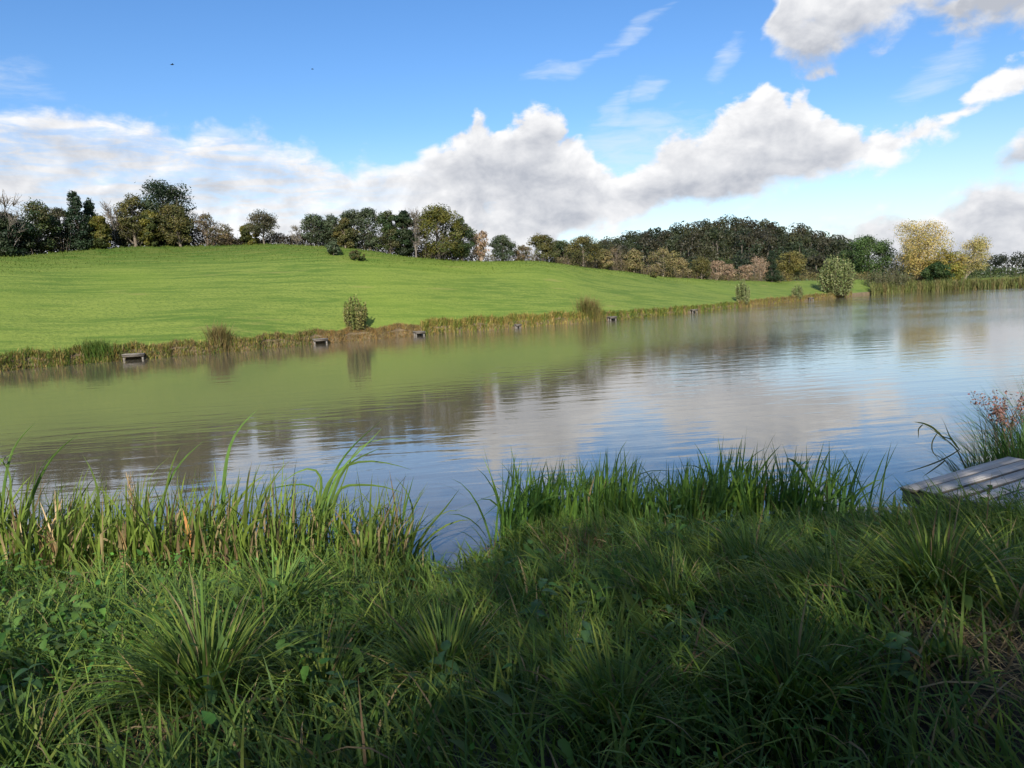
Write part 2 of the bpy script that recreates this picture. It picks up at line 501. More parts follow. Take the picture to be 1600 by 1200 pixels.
def field_mat():
    m, k, out = new_mat('mown_grass')
    co = k.n('ShaderNodeTexCoord')
    P = co.outputs['Object']
    sp = k.n('ShaderNodeSeparateXYZ'); k.put(sp.inputs[0], P)
    # mowing runs along the contour: x' along the bank, y' up the slope
    q = k.mapping(P, rot=(0, 0, radians(-33)))
    big = k.noise(q, .045, 3, .55)
    rows = k.noise(k.mapping(q, scale=(.07, .95, 1)), 1.0, 4, .6, .15)
    rows2 = k.noise(k.mapping(q, scale=(.35, 2.6, 1)), 1.0, 4, .65, .3)
    fine = k.noise(q, 5.0, 5, .7)
    c = k.mix(k.ramp(rows, .38, .62), (.092, .155, .026), (.180, .235, .044))
    c = k.mix(k.ramp(rows2, .44, .62, 0, .7), c, (.205, .255, .052))
    c = k.mix(k.ramp(fine, .38, .72, 0, .75), c, (.075, .130, .025))
    c = k.mix(k.ramp(big, .48, .66, 0, .5), c, (.17, .24, .035))
    # upper, less mown part of the slope: darker and rougher
    top = k.ramp(k.m('ADD', sp.outputs[2], k.m('MULTIPLY', big, 2.5)), 6.6, 9.0, 0, .75)
    c = k.mix(top, c, k.mix(k.ramp(rows2, .4, .65), (.045, .105, .014), (.11, .13, .03)))
    pale = k.noise(k.mapping(q, scale=(.12, .5, 1), loc=(4, 2, 0)), 1.0, 3, .6)
    c = k.mix(k.ramp(pale, .64, .74, 0, .55), c, (.24, .235, .07))
    p = k.n('ShaderNodeBsdfPrincipled')
    k.put(p.inputs['Base Color'], c)
    p.inputs['Roughness'].default_value = .85
    p.inputs['Specular IOR Level'].default_value = .15
    h = k.m('ADD', k.m('MULTIPLY', rows2, .6), k.m('MULTIPLY', fine, .5))
    b = k.n('ShaderNodeBump'); b.inputs['Strength'].default_value = .5; b.inputs['Distance'].default_value = .22
    k.put(b.inputs['Height'], h)
    k.put(p.inputs['Normal'], b.outputs[0])
    k.put(out.inputs[0], p.outputs[0])
    return m

def earth_mat(name, c1, c2, c3, sc=3.0):
    m, k, out = new_mat(name)
    co = k.n('ShaderNodeTexCoord')
    a = k.noise(co.outputs['Object'], sc, 6, .65)
    b_ = k.noise(co.outputs['Object'], sc * 9, 5, .7)
    c = k.mix(k.ramp(a, .35, .65), c1, c2)
    c = k.mix(k.ramp(b_, .5, .75, 0, .8), c, c3)
    p = k.n('ShaderNodeBsdfPrincipled')
    k.put(p.inputs['Base Color'], c)
    p.inputs['Roughness'].default_value = .95
    b = k.n('ShaderNodeBump'); b.inputs['Strength'].default_value = .7; b.inputs['Distance'].default_value = .04
    k.put(b.inputs['Height'], b_); k.put(p.inputs['Normal'], b.outputs[0])
    k.put(out.inputs[0], p.outputs[0])
    return m

def grid_mesh(name, X, Y, Z):
    n, m_ = X.shape
    i, j = np.meshgrid(np.arange(n - 1), np.arange(m_ - 1), indexing='ij')
    Q = np.stack([i * m_ + j, (i + 1) * m_ + j, (i + 1) * m_ + j + 1, i * m_ + j + 1], -1).reshape(-1, 4)
    return np_mesh(name, np.stack([X, Y, Z], -1).reshape(-1, 3), Q, smooth=True)

AZ = np.radians(np.concatenate([np.arange(-100, -40, 2.0), np.arange(-40, 42, .35), np.arange(42, 101, 2.0)]))
fr = np.concatenate([np.linspace(-1.2, 1.2, 15), np.linspace(1.5, 12, 22)])
def sheet(name, rows, mat):
    A = np.repeat(AZ[:, None], len(rows), 1) if np.ndim(rows) == 1 else np.repeat(AZ[:, None], rows.shape[1], 1)
    R = np.broadcast_to(rows, A.shape)
    X, Y = R * np.sin(A), R * np.cos(A)
    me = grid_mesh(name, X[:, ::-1], Y[:, ::-1], far_z(X, Y)[:, ::-1])
    o = obj(name, me, mat); tag(o, kind='structure'); return o
adeg = np.degrees(AZ)
sr, cr = shore_r(adeg), smooth_table(CREST, 1, adeg)
M_BANKEARTH = earth_mat('bank_earth', (.12, .088, .05), (.17, .125, .07), (.13, .125, .05), 1.5)
sheet('far_bank', sr[:, None] + np.linspace(-1.6, 1.0, 20)[None], M_BANKEARTH)
tt = np.linspace(0, 1, 46)[None]
field = sheet('hillside_field', (sr + 1.0)[:, None] * (1 - tt) + (cr + .2)[:, None] * tt, field_mat())
M_ROUGH = earth_mat('rough_pasture', (.07, .12, .02), (.12, .15, .03), (.15, .13, .05), .15)
tt = np.linspace(0, 1, 50)[None] ** 2.2
sheet('far_ground', (cr + .2)[:, None] + (tt * (3200 - 200)), M_ROUGH)

gx = np.concatenate([np.linspace(-70, -9, 22), np.linspace(-8.5, 9.5, 140), np.linspace(10, 70, 22)])
gy = np.concatenate([np.linspace(-90, -2, 20), np.linspace(-1.5, 10.5, 110), np.linspace(11, 30, 16)])
GX, GY = np.meshgrid(gx, gy, indexing='ij')
M_SOIL = earth_mat('dark_soil', (.020, .016, .010), (.035, .028, .016), (.075, .060, .030), 4.0)
near = obj('near_bank', grid_mesh('near_bank', GX, GY, near_z(GX, GY)), M_SOIL)
tag(near, kind='structure')
g = Geo()
th = np.linspace(0, 2 * pi, 65)[:-1]
g.add(np.concatenate([[[0, 0, -1.6]], np.stack([3400 * np.sin(th), 3400 * np.cos(th), 0 * th - 1.6], 1)]), T=[(0, 1 + (i + 1) % 64, 1 + i) for i in range(64)])
tag(obj('ground', g.mesh('ground'), M_ROUGH), kind='structure')

# ------------------------------------------------------------------ water
def water_mat():
    m, k, out = new_mat('lake_water')
    co = k.n('ShaderNodeTexCoord')
    P = co.outputs['Object']
    sp = k.n('ShaderNodeSeparateXYZ'); k.put(sp.inputs[0], P)
    # wind: calm in the lee of the near bank, ruffled further out and towards the far end
    q = k.mapping(P, rot=(0, 0, radians(-8)))
    gust = k.noise(k.mapping(q, scale=(.035, .11, 1), loc=(1.7, .4, 0)), 1.0, 3, .55, .4)
    reach = k.m('ADD', sp.outputs[1], k.m('MULTIPLY', sp.outputs[0], .75))
    wind = k.m('MULTIPLY', k.ramp(reach, 24, 90), k.ramp(gust, .30, .62, .25, 1.0))
    wind = k.m('MULTIPLY_ADD', wind, .9, .08)
    swell = k.noise(k.mapping(q, scale=(.55, 1.9, 1)), 1.0, 2, .5, .2)
    rip = k.noise(k.mapping(q, scale=(2.2, 7.0, 1)), 1.0, 3, .6, .2)
    chop = k.noise(k.mapping(q, scale=(5.0, 12.0, 1), rot=(0, 0, .3)), 1.0, 2, .6)
    h = k.m('ADD', k.m('MULTIPLY', swell, .008), k.m('MULTIPLY', k.m('MULTIPLY_ADD', rip, .016, k.m('MULTIPLY', chop, .008)), wind))
    b = k.n('ShaderNodeBump'); b.inputs['Strength'].default_value = 1.0; b.inputs['Distance'].default_value = 1.0
    k.put(b.inputs['Height'], h)
    p = k.n('ShaderNodeBsdfPrincipled')
    p.inputs['Base Color'].default_value = (.135, .118, .080, 1)
    p.inputs['Roughness'].default_value = .04
    p.inputs['IOR'].default_value = 1.75
    p.inputs['Specular IOR Level'].default_value = .5
    k.put(p.inputs['Normal'], b.outputs[0])
    k.put(out.inputs[0], p.outputs[0])
    return m
wx = np.array([-140, -60, -30, 0, 30, 60, 110, 200.]); wy = np.array([-5, 3, 10, 20, 40, 70, 110, 180.])
WX, WY = np.meshgrid(wx, wy, indexing='ij')
tag(obj('lake_water', grid_mesh('lake_water', WX, WY, WX * 0), water_mat()), kind='structure')

# ------------------------------------------------------------------ trees
def jitc(c, n, s=.18):
    c = np.asarray(c, float)
    k = 1 + rng.normal(0, s, (n, 1))
    h = 1 + rng.normal(0, s * .45, (n, 3))
    return np.clip(c[None] * k * h, .004, .9)

STYLE = {  # crown shape, foot of crown, leaf colours, leaf size (m), leaves, bark, extra twigs
    'dark':        ('round', .08, [(.016, .032, .014), (.022, .040, .015), (.032, .046, .018)], .15, 7500, (.05, .04, .03), 6),
    'dark2':       ('round', .02, [(.025, .055, .016), (.045, .075, .02)], .26, 3000, (.06, .05, .035), 0),
    'green':       ('round', .12, [(.035, .060, .020), (.060, .080, .026), (.075, .075, .028)], .13, 4200, (.09, .075, .055), 12),
    'greenlit':    ('round', .10, [(.060, .105, .030), (.085, .135, .040), (.045, .080, .022)], .27, 7000, (.10, .085, .06), 0),
    'grey':        ('round', .14, [(.075, .078, .042), (.095, .090, .05), (.05, .06, .03)], .12, 2200, (.16, .14, .12), 40),
    'greyround':   ('umbrella', .38, [(.085, .078, .045), (.11, .095, .055), (.06, .065, .03)], .10, 3000, (.15, .125, .10), 40),
    'greygreen':   ('oval', .14, [(.060, .085, .045), (.080, .100, .055), (.045, .06, .03)], .12, 3000, (.12, .10, .08), 16),
    'olive':       ('round', .14, [(.095, .092, .030), (.13, .115, .035), (.07, .075, .025)], .13, 3200, (.16, .13, .10), 24),
    'yellowolive': ('round', .10, [(.15, .135, .035), (.19, .16, .045), (.11, .10, .03)], .22, 3600, (.16, .13, .10), 12),
    'yellowgreen': ('round', .08, [(.090, .092, .018), (.125, .115, .020), (.055, .068, .018)], .145, 6500, (.11, .09, .07), 8),
    'yellowgreen2': ('oval', .06, [(.22, .20, .035), (.15, .16, .03), (.28, .22, .05)], .26, 3000, (.16, .13, .10), 4),
    'gold':        ('flame', .12, [(.44, .34, .12), (.38, .29, .09), (.50, .40, .17), (.30, .26, .08)], .21, 9000, (.24, .20, .15), 14),
    'airygold':    ('lean', .26, [(.36, .30, .11), (.42, .34, .14), (.26, .24, .08)], .20, 3400, (.22, .19, .15), 16),
    'conifer':     ('cone', .06, [(.016, .034, .016), (.026, .045, .02)], .13, 4200, (.08, .065, .05), 2),
    'bare':        ('column', .22, [(.20, .17, .12)], .07, 240, (.15, .13, .11), 170),
    'brownbare':   ('round', .08, [(.13, .10, .055), (.16, .115, .06), (.09, .085, .04)], .11, 1000, (.14, .11, .085), 130),
    'pink':        ('vase', .14, [(.25, .17, .115), (.28, .20, .13)], .16, 900, (.34, .26, .20), 130),
    'pale':        ('round', .16, [(.20, .165, .075), (.24, .195, .09), (.14, .13, .05)], .16, 1800, (.24, .20, .15), 60),
    'rough':       ('round', .0, [(.06, .085, .025), (.09, .085, .03)], .12, 1600, (.1, .08, .06), 10),
    'shadeshrub':  ('round', .02, [(.04, .07, .02), (.06, .085, .02)], .26, 5600, (.09, .075, .06), 10),
    'shade':       ('round', .12, [(.04, .07, .02), (.06, .085, .02)], .135, 10500, (.09, .075, .06), 10),
}
def crown_radius(shape, t):
    if shape == 'cone': return np.clip(1.0 - t, 0, 1) ** .62 + .06
    if shape == 'column': return .55 + .45 * np.sin(pi * np.clip(t, 0, 1)) ** .7
    if shape == 'oval': return np.sqrt(np.clip(1 - (1.75 * t - .8) ** 2, 0, 1))
    if shape == 'umbrella': return np.sqrt(np.clip(1 - (1.45 * t - .45) ** 2, 0, 1))
    if shape == 'vase': return .22 + .85 * t ** .7 * np.sqrt(np.clip(1.12 - t ** 3, 0, 1.2))
    if shape == 'flame': return np.sqrt(np.clip(1 - (1.7 * t - .95) ** 2, 0, 1)) * (.8 + .25 * t)
    return np.sqrt(np.clip(1 - (1.8 * t - .8) ** 2, .0, 1))

def limb(g, a, b, r0, r1, col, n=5, sag=.12):
    a, b = np.asarray(a, float), np.asarray(b, float)
    t = np.linspace(0, 1, n)[:, None]
    L = np.linalg.norm(b - a)
    mid = rng.normal(0, .06 * L, 3) + np.array([0, 0, sag * L])
    P = a * (1 - t) + b * t + mid * (4 * t * (1 - t)) * .5
    tube(g, P, r0 + (r1 - r0) * t[:, 0], 4 if r0 < .05 else 6, C=col)

def make_tree(name, label, cat, loc, h, w, style, group=None, dens=1.0, lean=(0, 0)):
    shape, foot, cols, ls, nl, bark, twigs = STYLE[style]
    root = empty(name, loc)
    tag(root, label, cat, group)
    gb, gl = Geo(), Geo()
    if shape == 'lean': lean = (.30 * h, 0)
    R = w / 2
    barkc = np.array(bark) * rng.uniform(.85, 1.15)
    top = np.array([lean[0], lean[1], h * .86])
    trunk_r = max(.028 * h, .03) * (1.1 if shape not in ('column', 'vase') else .6)
    zs = np.linspace(0, 1, 8)[:, None]
    P = zs * top[None] + np.concatenate([rng.normal(0, .018 * h, (8, 2)) * zs, np.zeros((8, 1))], 1)
    P[0, 2] = -.25
    if shape == 'vase':
        for q in range(6):
            aa = q * 1.05 + rng.uniform(0, .5)
            limb(gb, (0, 0, -.1), (cos(aa) * R * .7, sin(aa) * R * .7, h * rng.uniform(.6, .85)), trunk_r, trunk_r * .3, barkc, 6, -.1)
    else:
        tube(gb, P, trunk_r * (1.25 - 1.08 * zs[:, 0] ** .8), 7, C=barkc)
        if style in ('dark', 'green', 'greygreen', 'brownbare', 'grey', 'gold', 'airygold'):
            for q in range(rng.integers(1, 4)):
                aa = rng.uniform(0, 6.28)
                limb(gb, (rng.normal(0, .05 * w), rng.normal(0, .05 * w), -.2), (cos(aa) * R * .55, sin(aa) * R * .55, h * rng.uniform(.5, .75)), trunk_r * .6, trunk_r * .2, barkc, 6, 0)
    # clumps of leaves through the crown, most of them near its outside
    nc = int(np.clip(34 + 10 * h * dens, 34, 150)) * (2 if shape == 'cone' else 1)
    if style in ('bare',): nc = 26
    t = rng.uniform(0, 1, nc) ** .9
    a = rng.uniform(0, 2 * pi, nc)
    lob = 1 + .20 * np.sin(2 * a + rng.uniform(0, 6)) * rng.uniform(.3, 1) + .16 * np.sin(3 * a + 5 * t + rng.uniform(0, 6))
    rad = crown_radius(shape, t) * R * np.sqrt(rng.uniform(.12, 1.0, nc)) * lob
    zc = h * (foot + (1 - foot) * t * .96)
    ax = (zc / h)[:, None] * np.array([lean])
    cen = np.stack([rad * np.cos(a) + ax[:, 0], rad * np.sin(a) + ax[:, 1], zc + rng.normal(0, .02 * h, nc)], 1)
    cr_ = rng.uniform(.10, .22, nc) * min(w, h * .9)
    if shape == 'cone': cr_ *= 1.05 * (1 - .5 * t)
    per = np.maximum((2.15 * nl * dens * (cr_ ** 2) / (cr_ ** 2).sum()).astype(int), 3)
    idx = np.repeat(np.arange(nc), per)
    v = rng.normal(size=(len(idx), 3)); v /= np.linalg.norm(v, axis=1)[:, None]
    rr = cr_[idx] * rng.uniform(.25, 1.0, len(idx)) ** .55 * (1 + rng.exponential(.12, len(idx)))
    pos = cen[idx] + v * rr[:, None] * np.array([1.05, 1.05, .72])
    pos[:, 2] = np.maximum(pos[:, 2], .03 * h)
    which = rng.integers(0, len(cols), nc)
    cc = np.array(cols)[which] * (1 + rng.normal(0, .16, (nc, 1)))
    col = cc[idx] * (1 + rng.normal(0, .09, (len(idx), 1))) * (1 + rng.normal(0, .05, (len(idx), 3)))
    leaves(gl, pos, 1.12 * ls * rng.uniform(.6, 1.35, len(idx)), np.clip(col, .006, .8), .62, .25, nrm=v * .55)
    # limbs out to the clumps, twigs beyond them
    k = 0 if style == 'rough' else min(nc, 26)
    twigs = 0 if style == 'rough' else twigs
    for q in rng.permutation(nc)[:k]:
        tz = np.clip(cen[q, 2] / h - .22, .05, .8)
        s = np.array([lean[0] * tz, lean[1] * tz, h * tz])
        limb(gb, s, cen[q], trunk_r * .42 * (1.1 - tz), .012 + .002 * h, barkc, 5)
    for q in range(twigs):
        c0 = cen[rng.integers(nc)] * np.array([.8, .8, .92])
        d = np.array([c0[0] - ax.mean() * 0, c0[1], 0]) / (R + .01) * .7 + rng.normal(0, .45, 3) + np.array([0, 0, .9])
        d /= np.linalg.norm(d)
        limb(gb, c0, c0 + d * h * rng.uniform(.10, .24), .010 + .0022 * h, .005 + .0006 * h, barkc * rng.uniform(.8, 1.25), 4, .0)
    obj('trunk', gb.mesh('trunk', True), M_BARK, root)
    obj('crown', gl.mesh('crown'), M_LEAF, root)
    return root

def make_willow(name, label, loc, h, w, cols, ls, n=90, cat='bush', shape=1.0, nleaf=34):
    """a bush of upright rods clothed in narrow leaves"""
    root = empty(name, loc); tag(root, label, cat)
    gb, gl = Geo(), Geo()
    for q in range(n):
        aa = rng.uniform(0, 2 * pi); k = rng.uniform(0, 1) ** .6
        L = h * (1.06 - .42 * k * k * shape) * rng.uniform(.72, 1.06)
        hx = w / 2 * k * rng.uniform(.8, 1.05)
        b = np.array([cos(aa) * hx * .55, sin(aa) * hx * .55, -.1])
        tip = np.array([cos(aa) * hx, sin(aa) * hx, L])
        t = np.linspace(0, 1, 5)[:, None]
        P = b * (1 - t) + tip * t + np.array([cos(aa), sin(aa), 0]) * (t * (1 - t)) * w * .30
        tube(gb, P, (.006 + .003 * h) * (1.1 - t[:, 0]), 3, C=(.12, .10, .06))
        m = int(nleaf * rng.uniform(.8, 1.2)); tl = rng.uniform(.05, 1.02, m)
        px = np.stack([np.interp(tl, t[:, 0], P[:, i]) for i in range(3)], 1) + rng.normal(0, .035 * w, (m, 3)) * (1.15 - tl)[:, None]
        px[:, 2] = np.maximum(px[:, 2], .02)
        c = jitc(cols[rng.integers(len(cols))], m, .16)
        leaves(gl, px, ls * rng.uniform(.6, 1.3, m), c, .38, .1)
    tag(obj('stems', gb.mesh('stems'), M_BARK, root), kind='stuff')
    obj('crown', gl.mesh('crown'), M_LEAF, root)
    return root

TREES = [
(-36.0,56.7,4.54,1.61,'bare','bare_tree','pale bare tree with thin upright twigs at left end of hilltop row'),
(-36.6,57.2,3.01,2.67,'dark','evergreen_shrub','dark evergreen shrub below the pale bare tree at left end of hilltop'),
(-35.7,59.8,3.89,2.79,'green','hedgerow_tree','broad dark green hedgerow tree between pale bare tree and pointed dark tree'),
(-35.4,62.4,3.59,1.87,'grey','hedgerow_tree','greyish olive hedgerow tree just left of the pointed dark tree'),
(-34.2,62.7,4.76,2.09,'conifer','conifer_tree','tall pointed dark conifer on the hilltop'),
(-34.0,64.4,4.29,1.82,'conifer','conifer_tree','slimmer dark conifer touching the tall pointed one on its right'),
(-32.8,63.3,2.53,1.48,'yellowgreen','hedgerow_tree','small yellowish green tree at foot of the two dark conifers'),
(-32.6,65.3,3.75,1.74,'bare','bare_tree','thin bare stems rising between dark conifers and olive tree'),
(-32.4,66.6,2.78,2.00,'grey','hedgerow_shrub','dull grey-green shrub under the thin bare stems'),
(-31.2,66.0,4.24,2.09,'olive','hedgerow_tree','olive tree directly left of the largest dark tree'),
(-29.8,68.8,5.56,4.82,'dark','evergreen_tree','largest and darkest tree of the hilltop row, dense rounded evergreen'),
(-29.9,66.3,3.09,1.88,'yellowgreen','hedgerow_tree','yellow-green small tree in front of largest dark tree, to its left'),
(-27.8,66.9,3.68,2.45,'olive','leaning_tree','olive tree with pale leaning trunk in front of largest dark tree'),
(-26.2,68.8,2.81,1.83,'brownbare','thorn_shrub','brown half-bare thorn shrub right of the largest dark tree'),
(-24.9,69.7,1.92,1.74,'brownbare','thorn_shrub','low brown thorn shrub before the gap beside the round-crowned tree'),
(-23.0,70.2,1.81,1.52,'yellowgreen','hedgerow_shrub','small yellow-green shrub touching left side of the round-crowned tree'),
(-21.6,69.9,2.80,2.68,'greyround','round_tree','lone round-crowned tree on a bare trunk standing above the hedge'),
(-18.7,70.1,1.75,1.05,'bare','bare_sapling','small bare sapling in the low hedge right of the round-crowned tree'),
(-17.2,70.7,2.83,2.12,'greygreen','hedgerow_tree','grey-green tree at left end of the middle hilltop clump'),
(-15.8,71.5,2.86,2.02,'greygreen','hedgerow_tree','grey-green tree, second from left in the middle hilltop clump'),
(-14.9,67.4,1.24,0.95,'greygreen','field_shrub','little dark shrub standing out on the grass below the middle clump'),
(-13.0,67.4,0.79,1.68,'rough','field_shrub','low bramble patch on the grass below the middle clump'),
(-14.5,70.7,2.53,1.77,'olive','hedgerow_shrub','olive shrub in front of the middle hilltop clump'),
(-14.0,71.8,3.65,2.04,'greygreen','hedgerow_tree','tall grey-green tree in middle of the hilltop clump, left of pair'),
(-12.6,72.5,3.81,2.18,'greygreen','hedgerow_tree','tall grey-green tree in middle of the hilltop clump, right of pair'),
(-10.8,72.5,3.87,2.18,'green','hedgerow_tree','dark green tree left of the slim dark tree beside the yellow crown'),
(-9.4,72.8,4.07,1.82,'dark','hedgerow_tree','slim dark tree directly left of the pale stem and yellow crown'),
(-8.4,72.8,4.30,0.97,'bare','bare_tree','single pale bare stem against the big yellow-green crown'),
(-6.5,74.9,4.93,4.74,'yellowgreen','autumn_tree','big rounded yellow-green tree at right end of the hilltop clump'),
(-4.3,75.7,4.04,2.40,'green','hedgerow_tree','dark green tree closing right end of the hilltop clump'),
(-2.5,77.8,2.98,1.82,'pink','bare_tree','reddish bare tree right after the big yellow-green clump'),
(-0.3,79.1,2.51,2.77,'greygreen','hedgerow_tree','grey-green bushy tree right of the reddish bare tree'),
(1.7,81.1,1.62,2.03,'brownbare','thorn_shrub','brown scrub between grey-green tree and olive rounded tree'),
(3.9,82.6,2.75,3.03,'olive','hedgerow_tree','rounded olive tree where the field edge starts to fall'),
(6.4,90.9,3.03,2.27,'green','hedgerow_tree','dark green tree behind the gap between two olive trees'),
(8.7,87.6,3.36,3.94,'olive','hedgerow_tree','wide olive-brown tree at the wood end of the falling field edge'),
(11.5,91.2,2.28,1.82,'pale','orchard_tree','pale olive tree touching right of the wide olive-brown tree'),
(13.5,95.3,3.02,2.22,'brownbare','orchard_tree','brownish pale tree, second after the wide olive-brown tree'),
(15.8,96.3,2.81,2.25,'pale','orchard_tree','pale straw-coloured tree left of the round one with visible trunk'),
(20.5,101.6,3.56,3.90,'pale','orchard_tree','round pale olive tree with visible trunk below the dark wood'),
(18.4,97.2,0.73,0.81,'olive','field_sapling','tiny lone sapling in the field before the round pale olive tree'),
(24.3,108.3,2.62,2.35,'pale','orchard_tree','small pale tree just right of the round pale olive tree'),
(27.3,108.7,2.99,3.08,'olive','orchard_tree','olive tree left of the pinkish bare trees under the wood'),
(30.5,113.0,2.64,2.83,'pink','bare_tree','vase-shaped pinkish bare tree, left of the pinkish group'),
(33.6,120.4,3.51,2.41,'green','hedgerow_tree','small dark green tree behind the vase-shaped pinkish tree'),
(33.9,118.3,2.56,2.37,'pink','bare_tree','low pinkish bare tree, second of the pinkish group'),
(37.5,122.2,2.34,2.65,'pink','bare_tree','small pinkish bare tree, third of the pinkish group'),
(41.4,127.3,3.82,3.39,'pink','bare_tree','tallest pinkish bare tree, next to the dark small conifer'),
(43.7,127.9,5.12,2.56,'conifer','conifer_tree','small dark conifer with pale trunk at the foot of the wood'),
(49.1,134.7,4.94,4.94,'yellowolive','orchard_tree','broad yellow-olive tree right of the small dark conifer'),
(30.6,100.4,2.93,2.18,'willow','shore_bush','small leafy bush at far waterline, midway along the field'),
(43.5,116.1,2.03,1.74,'willow','shore_bush','smaller tuft-like bush at far waterline left of the willow'),
(53.6,126.1,6.09,6.09,'willow','willow_bush','pale green rounded willow bush at the far waterline'),
(75.3,161.3,8.60,8.87,'greenlit','broadleaf_tree','round green broadleaf tree left of the golden tree'),
(83.5,166.2,5.40,6.37,'olive','field_tree','olive tree between round green tree and golden tree'),
(68.3,139.1,4.06,6.96,'willowdark','willow_bush','wide low grey-green willow by the reeds'),
(81.0,151.7,11.63,8.85,'gold','autumn_tree','tall golden yellow autumn tree by the lake'),
(89.5,151.5,8.21,5.81,'airygold','autumn_tree','airy pale yellow leaning tree right of the golden tree'),
(84.0,147.8,6.53,5.17,'yellowgreen2','autumn_bush','yellow-green bush tree between golden and airy pale tree'),
(80.6,145.1,4.23,4.84,'dark2','evergreen_shrub','dark green shrub under the golden tree'),
(-11.1,55.9,2.61,1.96,'bankbush','bank_bush','upright leafy bush alone on the far bank between two platforms'),
]
def fz(x, y): return float(far_z(np.array([x]), np.array([y]))[0])
CATS = {'bush': 'bush', 'shrub': 'shrub', 'sapling': 'sapling'}
for (x, y, h, w, st, nm, lb) in TREES:
    if nm in ('shore_bush', 'willow_bush', 'bank_bush') and st != 'willowdark':      # these stand at the waterline
        a_, r_ = math.degrees(math.atan2(x, y)), math.hypot(x, y)
        k_ = (float(shore_r(np.array([a_]))[0]) + .9) / r_
        x, y, h, w = x * k_, y * k_, h * k_ * (.88 if nm == 'bank_bush' else 1), w * k_
    loc = (x, y, fz(x, y) - .05)
    cat = CATS.get(nm.split('_')[-1], 'tree')
    if st == 'willow':
        make_willow(nm, lb, loc, h * 1.03, w * .98, [(.18, .21, .085), (.24, .26, .115), (.14, .175, .06)], .05 * h + .06, 150 if h > 4 else 70, cat, .8, 60)
    elif st == 'willowdark':
        make_willow(nm, lb, loc, h, w * 1.05, [(.085, .10, .045), (.12, .125, .06), (.10, .10, .05)], .3, 130, cat, .8)
    elif st == 'bankbush':
        make_willow(nm, lb, loc, h, w, [(.14, .17, .045), (.19, .20, .065), (.11, .145, .035), (.21, .20, .065)], .17, 90, cat, .9, 52)
    else:
        make_tree(nm, lb, cat, loc, h * 1.02, w * 1.04, st, 'trees and shrubs along the field edge', lean=(-.14 * h, 0) if nm == 'leaning_tree' else (0, 0))

# hedges along the top of the field and beyond it
def hedge(name, label, pts, h, depth, cols, n, ls, twig=200):
    c0 = pts[len(pts) // 2]
    org = np.array([c0[0], c0[1], fz(*c0)])
    root = empty(name, org); tag(root, label, 'hedge')
    P = np.array(pts, float)
    seg = np.r_[0, np.cumsum(np.hypot(*np.diff(P, axis=0).T))]
    s = rng.uniform(0, seg[-1], n)
    px, py = np.interp(s, seg, P[:, 0]) + rng.normal(0, depth / 3, n), np.interp(s, seg, P[:, 1]) + rng.normal(0, depth / 3, n)
    hh = h * (.7 + .25 * np.sin(s * 1.1 + 1) * np.sin(s * .37) + .2 * np.sin(s * 2.7))
    pz = far_z(px, py) + hh * rng.uniform(0, 1, n) ** .8
    gl = Geo()
    ci = (np.sin(s * 1.7) + rng.normal(0, .5, n) > 0).astype(int) % len(cols)
    leaves(gl, np.stack([px, py, pz], 1) - org, ls * rng.uniform(.6, 1.4, n), np.array(cols)[ci] * (1 + rng.normal(0, .2, (n, 1))).clip(.4, 1.7), .6, .2)
    gb = Geo()
    for q in range(twig):
        i = rng.integers(n); b = np.array([px[i], py[i], fz(px[i], py[i])]) - org
        limb(gb, b, b + np.array([rng.normal(0, .25), rng.normal(0, .25), hh[i] * rng.uniform(.7, 1.35)]), .02, .006, (.13, .10, .08), 4, 0)
    obj('foliage', gl.mesh('foliage'), M_LEAF, root)
    tag(obj('stems', gb.mesh('stems'), M_BARK, root), kind='stuff')
def arc(a0, a1, dr, n=9):
    a = np.linspace(a0, a1, n); r = smooth_table(CREST, 1, a) + dr
    return [(float(r[i] * sin(radians(a[i]))), float(r[i] * cos(radians(a[i])))) for i in range(n)]
hedge('hedge', 'dark scrubby hedge under the hilltop trees at the left', arc(-37, -20.5, 2.2), 2.4, 2.0, [(.030, .034, .018), (.050, .046, .026)], 22000, .15, 200)
hedge('hedge', 'low dark brown hedge either side of the round-crowned hilltop tree', arc(-20.5, -14.2, 1.4), 1.15, .9, [(.036, .030, .018), (.05, .045, .026)], 9000, .12, 120)
hedge('hedge', 'undergrowth hedge beneath the middle hilltop clump', arc(-14.2, -2.6, 2.0), 2.1, 1.6, [(.036, .04, .02), (.06, .055, .03)], 16000, .14, 200)
hedge('hedge', 'brownish scrub hedge between reddish bare tree and the wood', arc(-2.6, 8.5, 2.0), 1.3, 1.5, [(.11, .095, .04), (.15, .12, .06)], 6000, .13, 260)
hedge('hedge', 'ragged brown hedge below the pinkish trees and the wood', arc(8.5, 19.5, 1.6), 1.25, 1.6, [(.10, .085, .035), (.14, .11, .05)], 6500, .16, 260)
hedge('hedge', 'straw-coloured low hedge left of the pale willow', arc(18.5, 25.5, 2.0), 1.7, 1.8, [(.17, .14, .055), (.13, .12, .045)], 4500, .22, 120)
hedge('hedge', 'green hedge behind the far reeds at right end of the lake', arc(28.5, 38, -4.0), 2.6, 2.4, [(.045, .075, .024), (.07, .095, .03)], 7000, .26, 60)
hedge('hedge', 'brown bramble bank under the golden and yellow trees', arc(25.2, 29.6, -9.0), 1.7, 3.0, [(.11, .085, .04), (.08, .085, .03)], 4500, .24, 80)

